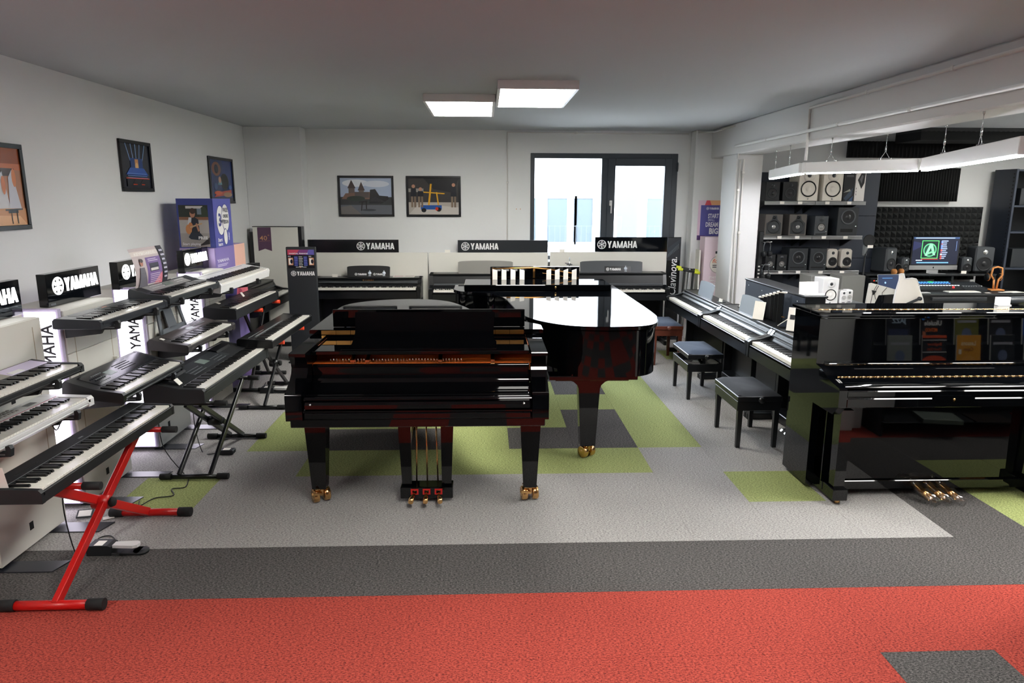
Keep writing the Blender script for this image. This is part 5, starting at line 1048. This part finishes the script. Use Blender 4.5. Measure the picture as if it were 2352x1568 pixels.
for i in range(6): q.box(.07+.02*i, .08+.02*i, -.003, 0, .11, .118, col=(170, 190, 190))
q.build('lights', SCREEN, t)['kind'] = 'stuff'
t = thing('computer_keyboard', 'slim white computer keyboard on the desk', 'keyboard', (5.83, 8.48, .7425), .0); MB().box(0, .42, 0, .12, 0, .012, .003).build('case', WHITEP, t); q = MB()
for j in range(5):
    for i in range(15): q.box(.012+.0265*i, .036+.0265*i, .01+.021*j, .028+.021*j, .012, .015)
q.build('key_caps', PAPER, t)['kind'] = 'stuff'
t = thing('trackpad', 'white rounded trackpad on the desk beside the mesh chair', 'trackpad', (5.42, 8.45, .7425)); MB().box(0, .16, 0, .08, 0, .008, .003).build('body', WHITEP, t)
t = thing('headphone_stand', 'light wood loop headphone stand with dark headphones', 'stand', (6.60, 8.72, .7425)); a = MB(); pts = [(-.03, 0, .14), (-.075, 0, .20), (-.06, 0, .29), (0, 0, .305), (.06, 0, .29), (.075, 0, .20), (.03, 0, .14), (.02, 0, .02)]; a.tube(pts, .012, 8); a.tube([(-.03, 0, .14), (-.02, 0, .02)], .012, 8); a.build('wood_loop', OAK, t); MB().box(-.09, .09, -.06, .06, 0, .018, .004).build('base', OAK, t)
t = thing('headphones', 'dark headphones with orange rims hung on the wooden stand', 'headphones', (6.60, 8.75, .96), 0); a = MB(); a.tube([(-.085*math.cos(PI*i/10), .02, .09*math.sin(PI*i/10)) for i in range(11)], .009, 8); a.build('headband', MATTE, t)
for sx in (-1, 1): c = MB(); c.lathe([(0, -.02), (.045, -.018), (.048, .012), (.036, .022), (0, .02)], (sx*.08, .02, -.05), 'x', 16); c.build('ear_cup', MATTE, t); c = MB(); c.lathe([(.046, -.006), (.051, 0), (.046, .006)], (sx*.08, .02, -.05), 'x', 16); c.build('ear_rim', OAK, t)
t = thing('headphones', 'headphones with tan ear pads lying before the large monitor at the pillar end', 'headphones', (5.37, 8.86, .9305), .3); a = MB(); a.tube([(-.06*math.cos(PI*i/10), 0, .07+.07*math.sin(PI*i/10)) for i in range(11)], .008, 8); a.build('headband', MATTE, t)
for sx in (-1, 1): c = MB(); c.lathe([(0, -.02), (.038, -.018), (.04, .012), (0, .02)], (sx*.06, 0, .042), 'x', 16); c.build('ear_cup', OAK, t)
for i, (x, y, w_, h_, rz, nm) in enumerate(((6.52, 8.50, .15, .05, .05, 'small white paper slip'), (6.66, 8.47, .2, .14, .2, 'white paper sheet'), (6.30, 8.46, .07, .05, 0, 'white note card'))):
    o = MB().box(0, w_, 0, h_, 0, .0015).build('paper_sheet', PAPER); o.location = (x, y, .743); o.rotation_euler = (0, 0, rz); tag(o, nm+' lying on the desk near the headphone stand', 'paper')
t = thing('monitor_label', 'white price tent at the foot of the small monitor by the computer', 'label', (6.30, 8.97, .9305)); MB().box(0, .07, 0, .004, 0, .04).build('card', LABELM, t); MB().box(0, .07, .0, .03, 0, .003).build('foot', LABELM, t)
# microphone with pop filter
t = thing('microphone_stand', 'dark microphone stand with round pop filter and white tag', 'microphone', (4.78, 8.62, 0)); a = MB(); a.tube([(0, 0, .02), (0, 0, 1.22)], .010, 8); a.build('pole', MATTE, t)
for k_ in range(3): a = MB(); an = k_*2*PI/3; a.tube([(0, 0, .12), (.16*math.cos(an), .16*math.sin(an), .01)], .008, 6); a.build('leg', MATTE, t)
a = MB(); a.lathe([(.070, -.004), (.078, 0), (.070, .004)], (0, -.06, 1.39), 'y', 28); a.lathe([(0, 0), (.072, 0)], (0, -.06, 1.39), 'y', 28); a.build('pop_filter', MATTE, t); a = MB(); a.tube([(0, -.06, 1.32), (0, -.03, 1.26), (0, 0, 1.2)], .005, 6); a.build('gooseneck', CHROME, t); a = MB(); a.tube([(0, .02, 1.20), (0, .02, 1.33)], .026, 12); a.build('microphone', GREYP, t); MB().box(-.02, .05, -.075, -.073, 1.30, 1.335).build('tag', LABELM, t)
# chair
MESHW = mat('white_mesh_fabric', (222, 216, 206), .6, bump=.9, bscale=130)
t = thing('mesh_chair', 'white mesh office chair with dark spine in front of the desk', 'chair', (4.835, 7.72, 0), -.2)
vs = []; n, m = 14, 16
for j in range(m+1):
    v = j/m; z = .50+.50*v; hw0 = .11+.05*math.sin(PI*min(1, v*1.1))
    for i in range(n+1):
        u = i/n*2-1; top = .02*(1-abs(u))+(.06 if u < -.7 else 0)*v; vs.append((u*hw0, -.06*(1-u*u)-.05*math.sin(PI*v)+.02, z+top*v-(.07*v if u > .5 else 0)*(u-.5)*2))
a = MB(); a.add(vs, [(j*(n+1)+i, j*(n+1)+i+1, (j+1)*(n+1)+i+1, (j+1)*(n+1)+i) for j in range(m) for i in range(n)], True); a.build('mesh_back', MESHW, t)
a = MB(); a.tube([vs[j*(n+1)] for j in range(m+1)]+[vs[m*(n+1)+i] for i in range(1, n+1)]+[vs[j*(n+1)+n] for j in range(m, -1, -1)], .008, 6); a.build('back_rim', WHITEP, t)
a = MB(); a.tube([(-.10, -.09, .50), (-.10, -.10, .70), (.08, -.12, .80)], [.018, .018, .016], 8); a.lathe([(0, -.02), (.022, -.02), (.022, .01), (0, .01)], (.08, -.115, .80), 'y', 12); a.build('spine', DKGREY, t)
a = MB(); a.box(-.24, .24, -.02, .44, .44, .49, .02); a.build('seat', MATTE, t); a = MB(); a.tube([(0, .2, .08), (0, .2, .44)], .025, 10); a.build('gas_post', SATIN, t)
for k_ in range(5): an = k_*2*PI/5; a = MB(); a.tube([(0, .2, .09), (.28*math.cos(an), .2+.28*math.sin(an), .06)], .018, 8); a.lathe([(0, -.012), (.028, -.012), (.028, .012), (0, .012)], (.28*math.cos(an), .2+.28*math.sin(an), .029), 'x', 12); a.build('base_leg', SATIN, t)
# counter with white monitors and grey cabinets
t = thing('display_counter', 'low grey display counter behind the upright piano', 'counter', (3.45, 7.40, 0)); MB().box(0, .75, 0, .38, .745, .765, .003).build('top', GREYP, t)
for x in (.02, .71): MB().box(x, x+.02, .02, .36, 0, .745).build('side_panel', GREYP, t)
spk('white studio monitor with black ringed cone on the counter', 3.685, 7.42, .7655, .175, .282, .22, WHITEP, mat('white_cone', (232, 230, 226), .4), BLK, (.52, .36, .36), (.52, .78, .10), group='white monitors on the counter', waveguide=(2.4, WHITEP), knob=(.5, .06))
for i, x in enumerate((3.885, 3.975)): spk('tiny white rounded monitor on the counter, '+('beside the big white monitor' if i == 0 else 'end of the row'), x, 7.42+.05*i, .7655, .082, .15, .10, WHITEP, mat('white_grille', (176, 176, 174), .6), WHITEP, (.5, .46, .36), (.5, .80, .16), port=(.3, .7, .1, .14), group='white monitors on the counter', rnd=.012)
GC = mat('grey_cabinet', (118, 118, 114), .5)
t = thing('grey_cabinet', 'grey loudspeaker cabinet standing behind the counter monitors, desk side', 'cabinet', (4.14, 7.9, 0)); MB().box(0, .275, 0, .3, .02, 1.025, .006).build('body', GC, t); MB().box(.02, .255, .02, .28, 0, .02).build('plinth', RUBBER, t)
t = thing('grey_cabinet', 'grey loudspeaker cabinet standing behind the counter monitors, pillar side', 'cabinet', (3.77, 7.9, 0)); MB().box(0, .20, 0, .3, .02, 1.025, .006).build('body', GC, t); MB().box(.02, .18, .02, .28, 0, .02).build('plinth', RUBBER, t)
t = thing('white_side_table', 'white angled board with thin cords and a dark triangle hanging on it', 'table', (4.40, 7.8, 0)); a = MB(); a.prism([(0.0, 0), (.0, .70), (.02, .945), (.05, .95), (.36, .868), (.37, .825), (.135, .81), (.10, .72), (.10, 0)], 0, .03, 'y'); a.build('board', WHITEB, t)
a = MB(); a.tube([(.10, -.006, .93), (.06, -.008, .85), (.05, -.006, .74), (.04, -.006, .6)], .003, 6); a.tube([(.12, -.006, .92), (.08, -.008, .84), (.10, -.006, .76)], .003, 6); a.tube([(.22, -.006, .90), (.17, -.008, .84), (.17, -.02, .74)], .003, 6); a.build('cord', CABLE, t)['kind'] = 'stuff'
a = MB(); a.prism([(.045, .87), (.095, .86), (.065, .815)], -.02, -.004, 'y'); a.build('triangle_tag', RUBBER, t)
t = thing('dark_cabinet', 'tall dark open shelving cabinet at the far right of the studio corner', 'cabinet', (6.90, 9.02, 0))
MB().box(0, .03, 0, .40, 0, 2.29, .003).build('side_panel', NAVY, t); MB().box(.67, .70, 0, .40, 0, 2.29, .003).build('side_panel', NAVY, t); MB().box(.03, .67, .38, .40, 0, 2.29).build('back_panel', MATTE, t)
for z in (.02, .5, .98, 1.46, 1.80, 2.26): MB().box(.03, .67, 0, .38, z, z+.025, .002).build('shelf_board', NAVY, t)
a = MB()
for i in range(46): a.box(-.003, 0, .03, .045, .06+.048*i, .075+.048*i)
a.build('peg_holes', GAP, t)['kind'] = 'stuff'
for i, (z, h_) in enumerate(((1.8255, .22), (1.0055, .25))):
    o = MB().box(0, .3, 0, .25, 0, h_, .004).build('storage_case', DKGREY); o.location = (7.04, 9.08, z); tag(o, 'dark case on the '+('upper' if i == 0 else 'lower')+' board of the dark cabinet', 'case')
# ---- rack of music books that the upright piano mirrors
o = MB().box(2.70, 3.16, 2.78, 2.84, 0, 1.5, .004).build('grey_partition', mat('grey_panel', (226, 226, 222), .6)); tag(o, 'plain grey partition at the end of the book rack, mirrored in the upright', 'partition')
t = thing('music_book_rack', 'stepped rack of music books, seen mirrored in the upright piano', 'rack', (4.95, 2.95, 0), PI)
MB().box(0, 1.75, .18, .22, 0, 1.15, .003).build('back_panel', MATTE, t)
for z, y in ((.48, .06), (.66, .11), (.12, -.12)): MB().box(0, 1.75, y-.02, .20, z, z+.012, .002).build('shelf_board', MATTE, t)
for x in (0, 1.73): MB().box(x, x+.02, -.1, .2, 0, 1.0).build('side_panel', MATTE, t)
def book(label, x, y, z, w_, h_, base, fn, th=.012):
    o = thing('music_book', label, 'book', (4.95-x, 2.95-y, z), PI, 'music books on the rack', tilt=.0); MB().box(0, w_, 0, th, 0, h_).build('pages', PAPER, o, None, (-.16, 0, 0)); P = Print(w_, h_, base, .0008); fn(P); P.build('cover', PRINT, o, None, (-.16, 0, 0)); return o
def c_uku(P): P.txt('Ukulele', .12, .62, .22, (220, 220, 220), .02, fit=.72); P.txt('METHOD', .3, .42, .16, (226, 108, 40), .02, fit=.5); P.ell(.9, .86, .07, .08, (52, 120, 210)); P.poly([(.72, 0), (.80, .42), (.92, .44), (.9, 0)], (176, 104, 74))
def c_jazz(P): P.txt('JAZZ', .2, .7, .2, (170, 190, 210), .03, fit=.6); P.rect(.1, .1, .9, .5, (40, 48, 80))
def c_less(P): P.txt('Lessons', .2, .68, .2, (238, 220, 180), .02, fit=.6); P.txt('Cajon', .3, .5, .16, (120, 60, 20), .02, fit=.4); P.ell(.5, .16, .3, .2, (214, 150, 60)); P.rect(.8, .4, .92, .55, (230, 220, 200))
def c_org(P): P.rect(0, .92, 1, 1, (216, 84, 44)); P.txt('Beginner', .2, .68, .13, (190, 80, 50), .02, fit=.6); P.txt('Chord Chart', .2, .52, .13, (170, 70, 46), .02, fit=.6); P.ell(.5, .2, .5, .16, (206, 72, 36)); P.rect(0, .84, 1, .86, (220, 220, 220)); P.rect(0, .46, 1, .48, (220, 220, 220))
def c_plain(P): P.rect(.1, .7, .9, .78, (150, 150, 160)); P.ell(.5, .35, .2, .18, (90, 100, 130))
def c_blue(P): P.rect(0, .3, 1, 1, (30, 74, 160)); P.poly([(.4, .3), (.46, .7), (.54, .7), (.6, .3)], (190, 200, 220)); P.lines(.2, .8, .2, .1, 1, .05, (160, 160, 170))
for i, (lb, base, fn) in enumerate((('dark jazz book', (18, 22, 34), c_jazz), ('black ukulele method book', (14, 15, 20), c_uku), ('olive music book', (96, 96, 40), c_plain), ('black and white music book', (26, 26, 30), c_plain), ('blue music book', (20, 40, 90), c_blue))): book(lb+' in the upper row of the book rack', .02+.30*(4-i)+.1, .06, .6725, .21, .27, base, fn)
for i, (lb, base, fn) in enumerate((('grey songbook', (120, 124, 120), c_plain), ('orange and black chord book', (20, 18, 22), c_org), ('yellow cajon lessons book', (206, 140, 34), c_less), ('black music book', (12, 16, 20), c_plain), ('navy songbook', (22, 34, 70), c_plain))): book(lb+' in the lower row of the book rack', .02+.30*(4-i)+.1, .0, .4925, .21, .27, base, fn)
for i, (c, nm) in enumerate((((120, 40, 34), 'red magazine'), ((44, 38, 36), 'brown magazine'), ((110, 118, 112), 'stack of pale magazines'))):
    o = MB().box(0, .30, 0, .22, 0, .012 if i < 2 else .035, .001).build('magazine', mat('magazine_'+str(i), c, .35)); o.location = (3.55+.42*(2-i), 2.90, .1325); o.rotation_euler = (0, 0, .1*i); tag(o, nm+' on the lowest board of the book rack', 'magazine')
# ================================================================ BACK WALL PIANOS AND SIGNS
for i, (x0, x1) in enumerate(((-2.35, -.775), (-.762, .83), (.86, 2.435))):
    t = thing('white_partition', 'white partition panel behind the '+('left', 'middle', 'window side')[i]+' back wall piano', 'partition', (x0, 9.30, 0), 0, 'white partition panels along the back wall')
    h = (1.183, 1.183, 1.193)[i]; MB().box(0, x1-x0, 0, .03, .03, h, .003).build('panel', WHITEB, t)
    for x in (.05, x1-x0-.1): MB().box(x, x+.05, -.08, .11, 0, .03, .003).build('foot', GREYP, t)
def sign(x0, x1, z0, z1, label, m, bx, h):
    t = thing('brand_sign', label, 'sign', (x0, 9.30, z0), 0, 'black brand signs above the back wall pianos')
    MB().box(0, x1-x0, 0, .03, 0, z1-z0, .002).build('board', m, t); b = MB(); brand(b, bx, (z1-z0-h)/2, h, -.003, 0); b.build('lettering', SIGNW, t); return t
sign(-2.345, -1.155, 1.185, 1.352, 'black brand sign at the left, lettering at its right end', BLKSIGN, .64, .083)
sign(-.372, .826, 1.185, 1.347, 'black brand sign in the middle, lettering at its left end', mat('sign_charcoal', (26, 31, 37), .35), .045, .083)
t = sign(1.46, 2.435, 1.195, 1.39, 'glossy black brand sign in front of the window', GLOSSBLK, .03, .090)
t = thing('tall_banner', 'tall black banner with vertical white script below the window', 'banner', (2.44, 9.30, 0)); MB().box(0, .18, 0, .02, .02, 1.39, .002).build('board', BLKSIGN, t); MB().box(-.02, .2, -.05, .07, 0, .02).build('foot', MATTE, t)
b = MB(); text(b, 'Clavinova.', .135, .60, .15, -.002, rot=PI/2, shear=.25, bold=.006, fit=None, sx=.85); b.build('lettering', SIGNW, t)
P = Print(.18, .30, (20, 26, 34), .001)
P.poly([(.0, .1), (1, .85), (1, 1), (0, .55)], (34, 42, 52))
for i in range(9): P.line((.08+.09*i, .30+.055*i), (.02+.10*i, .12+.05*i), .02, (120, 130, 138))
P.build('keyboard_print', PRINT, t, (0, 0, 1.08))
digital_piano('black digital piano with two stickers on its music rest, left on the back wall', (-2.225, 8.855, 0), 0, 1.385, .42, .765, .875, rest_w=.55, rest_h=.15, slope=True)
t = [o for o in COL.objects if o.name.startswith('digital_piano') and o.parent is None][-1]
b = MB(); 
for x in (-.18, .06): brand(b, x, .028, .026, -.003, -.001)
b.build('rest_lettering', SIGNW, t, (1.385/2, .26, .875), (-.18, 0, 0))
def stickers(t, xs):
    b = MB()
    for x in xs:
        b.lathe([(0, -.0035), (.022, -.0035), (.022, -.001)], (x, 0, .055), 'y', 16); b.box(x-.016, x+.016, -.0035, -.001, .018, .026); b.box(x-.008, x+.008, -.0035, -.001, .083, .087); b.box(x-.002, x+.002, -.0035, -.001, .077, .093)
    return b
stickers(t, (.015, .20)).build('sticker', mat('sticker_pale', (206, 214, 226), .4), t, (1.385/2, .26, .875), (-.18, 0, 0))
digital_piano('dark digital piano with plain grey music rest in the middle of the back wall', (-.735, 8.845, 0), 0, 1.46, .44, .735, .925, rest_w=.71, rest_h=.165, restcol=mat('warm_grey_rest', (116, 114, 108), .4))
digital_piano('dark digital piano with logo on its grey music rest, under the window', (.93, 8.845, 0), 0, 1.45, .44, .735, .935, rest_w=.82, rest_h=.155, restcol=mat('dark_grey_rest', (58, 62, 66), .4))
t = [o for o in COL.objects if o.name.startswith('digital_piano') and o.parent is None][-1]
b = MB(); b.box(-.09, .26, -.002, -.0005, .01, .085); b.build('rest_label', BLKSIGN, t, (.725, .26, .935), (-.18, 0, 0))
b = MB(); brand(b, -.07, .03, .033, -.0035, -.002); b.build('rest_lettering', SIGNW, t, (.725, .26, .935), (-.18, 0, 0)); stickers(t, (.19,)).build('sticker', MATS['sticker_pale'], t, (.725, .26, .935), (-.18, 0, 0))
bench('black bench before the middle back wall piano, mostly hidden', (0.02, 8.35, 0), 0, .56, .34, .46); bench('black bench before the left back wall piano, hidden by the front grand', (-1.5, 8.3, 0), 0, .56, .34, .46)
t = thing('open_catalogue', 'open leaflet pages lying on the left back wall piano', 'leaflet', (-1.22, 9.10, .8755)); MB().box(0, .28, 0, .16, 0, .006, .001).build('pages', PAPER, t); P = Print(.28, .16, (226, 214, 208), .0); P.rect(.05, .1, .45, .9, (196, 170, 170)); P.rect(.55, .1, .95, .9, (206, 196, 190)); P.build('print', PRINT, t, (0, 0, .0065), (-PI/2, 0, 0))
for i, (x, z, nm) in enumerate(((-1.98, .8755, 'small white price card on the left back wall piano'), (-.51, 1.1835, 'small white price card on top of the middle partition'), (1.02, 1.1935, 'small white price card on the window side partition edge'))):
    t = thing('price_card', nm, 'card', (x, 9.17 if i == 0 else 9.315, z)); MB().box(-.035, .035, -.002, .002, 0, .036).build('card', LABELM, t); MB().box(-.035, .035, -.01, .01, 0, .003).build('foot', LABELM, t)
t = thing('small_figure_stand', 'tiny dark metal stand with stacked discs on the window side piano', 'stand', (1.10, 9.12, .9355)); a = MB(); a.tube([(0, 0, 0), (0, 0, .20)], .006, 8); a.build('pole', CHROME, t)
for z, r in ((.03, .03), (.055, .035), (.08, .025), (.105, .04)): a = MB(); a.lathe([(0, -.006), (r, -.004), (r, .004), (0, .006)], (0, 0, z), 'z', 14); a.build('disc', MATTE, t)
a = MB(); a.tube([(-.06, 0, .125), (.02, 0, .115)], .005, 6); a.build('cross_arm', MATTE, t)
# ---- standee with programme panel
t = thing('advertising_standee', 'dark grey standee with printed instrument chart and white brand letters', 'standee', (-2.285, 8.06, 0), .02)
MB().box(0, .335, 0, .05, .02, 1.34, .006).build('body', DKGREY, t); MB().box(-.02, .355, -.10, .16, 0, .02, .004).build('foot_plate', MATTE, t)
P = Print(.30, .21, (16, 16, 24), .001)
P.rect(0, .72, 1, 1, (120, 60, 120)); P.poly([(0, .72), (0, 1), (.45, 1), (.3, .72)], (196, 70, 96)); P.poly([(.7, .72), (.8, 1), (1, 1), (1, .72)], (96, 90, 170)); P.txt('DIGITAL PIANOS', .06, .76, .09, (240, 236, 240), .03, fit=.7)
for u in (.02, .80): P.rect(u, .16, u+.18, .56, (206, 150, 120)); P.rect(u+.02, .2, u+.12, .52, (232, 226, 220)); P.ell(u+.12, .36, .05, .12, (30, 30, 44)); P.txt('P-S', u, .60, .10, (236, 236, 240), .02)
for u in (.24, .60): P.rect(u, .12, u+.15, .64, (44, 50, 120)); P.lines(u+.01, u+.14, .58, .09, 6, .03, (120, 130, 200), .2)
P.lines(.42, .58, .60, .085, 7, .03, (206, 206, 206), .2); P.ell(.47, .06, .03, .04, (226, 130, 50)); P.lines(.3, .7, .04, .1, 1, .03, (200, 200, 206), 0)
P.build('chart_print', PRINTG, t, (.018, 0, 1.10)); b = MB(); brand(b, .045, 1.015, .046, -.003, 0, sx=.98); b.build('lettering', SIGNW, t)
# ---- partition with the purple ribbon
t = thing('ribbon_partition', 'white display board with black edges and a purple ribbon printed 40', 'partition', (-3.0, 9.06, 0))
MB().box(.03, .60, 0, .10, .02, 1.525, .003).build('board', WHITEB, t); MB().box(.60, .645, .0, .14, .02, 1.53, .003).build('edge', SATIN, t); MB().box(-.02, .028, .02, .12, .02, 1.46, .003).build('edge', SATIN, t); MB().box(.028, .60, -.002, .102, 1.525, 1.533).build('top_trim', SATIN, t); MB().box(.0, .64, -.03, .15, 0, .02).build('foot', MATTE, t)
P = Print(.17, .27, (92, 62, 88), .001); P.poly([(0, 0), (.5, .10), (1, 0), (.5, .02)], (92, 62, 88)); P.txt('40', .14, .40, .30, (206, 150, 110), .005, fit=.55); P.txt('th', .74, .6, .10, (206, 150, 110), .004); P.line((.1, .34), (.92, .38), .02, (150, 100, 96))
q = P.build('ribbon', PRINT, t, (.09, -.001, 1.25)); a = MB(); a.poly([(0, -.0005, 0), (.085, -.0005, .0), (.0, -.0005, -.03)]); a.poly([(.085, -.0005, 0), (.17, -.0005, 0), (.17, -.0005, -.03)]); a.build('ribbon_tail', mat('ribbon_purple', (92, 62, 88), .5), t, (.09, -.001, 1.25))
# ---- framed photos on the back wall
def castle(P):
    P.rect(0, .35, 1, 1, (170, 184, 210)); P.ell(.30, .86, .26, .10, (222, 226, 234)); P.ell(.70, .84, .26, .09, (212, 218, 230)); P.rect(0, .25, 1, .48, (44, 48, 50))
    P.rect(.16, .42, .28, .72, (96, 84, 80)); P.poly([(.14, .72), (.22, .95), (.30, .72)], (70, 56, 54)); P.rect(.36, .42, .46, .66, (100, 88, 82)); P.poly([(.34, .66), (.41, .9), (.48, .66)], (74, 58, 54)); P.poly([(.02, .42), (.1, .58), (.6, .62), (.66, .42)], (120, 92, 80)); P.rect(.28, .46, .56, .62, (84, 74, 72)); P.ell(.30, .44, .18, .07, (38, 50, 44))
    P.poly([(.56, .30), (.58, .68), (.68, .70), (.76, .52), (.93, .50), (.94, .42), (.80, .30)], (20, 22, 28)); P.poly([(.58, .36), (.66, .5), (.9, .34)], (30, 32, 38)); P.rect(0, 0, 1, .26, (92, 96, 104)); P.poly([(0, 0), (.4, 0), (.2, .25), (0, .2)], (110, 106, 104)); P.line((.36, .34), (.52, .36), .03, (20, 20, 26)); P.line((.40, .10), (.42, .34), .02, (20, 20, 26)); P.line((.5, .1), (.5, .34), .02, (20, 20, 26)); P.ell(.55, .12, .14, .03, (50, 54, 62))
def lifting(P):
    P.rect(0, .3, 1, 1, (60, 58, 58)); P.poly([(.3, 1), (.5, .7), (.9, .6), (1, 1)], (36, 36, 40)); P.rect(0, .62, .3, .72, (150, 146, 140)); P.rect(0, 0, 1, .34, (176, 168, 160)); P.poly([(0, 0), (1, 0), (1, .2), (.2, .3)], (196, 190, 184)); P.line((.40, .25), (.45, .85), .035, (226, 168, 44)); P.line((.3, .62), (.72, .58), .03, (226, 168, 44)); P.line((.60, .2), (.56, .62), .025, (226, 168, 44)); P.rect(.24, .14, .66, .26, (38, 84, 156)); P.ell(.3, .12, .05, .06, (26, 26, 30)); P.ell(.6, .14, .05, .06, (26, 26, 30)); P.ell(.56, .16, .03, .05, (200, 60, 40))
    for x, s_ in ((.10, 1), (.24, .9), (.90, 1.05)): P.ell(x, .78*s_, .035, .05, (190, 140, 116)); P.poly([(x-.06, .50), (x-.05, .72*s_), (x+.05, .72*s_), (x+.06, .50)], (34, 36, 44)); P.rect(x-.05, .2, x-.01, .5, (130, 112, 96)); P.rect(x+.01, .2, x+.05, .5, (120, 104, 90))
framed('framed photo of a castle with a grand piano, left of two on the back wall', (-1.955, 9.478, 1.647), 0, .735, .532, (120, 126, 140), castle)
framed('framed photo of a yellow lifting rig, right of two on the back wall', (-1.056, 9.478, 1.647), 0, .725, .532, (120, 110, 100), lifting)
b = MB()
for x in (.413, .466): b.lathe([(0, -.002), (.006, -.001), (.006, .001)], (x, 9.499, 1.752), 'y', 8)
o = b.build('wall_plug', OAK, wall_back)
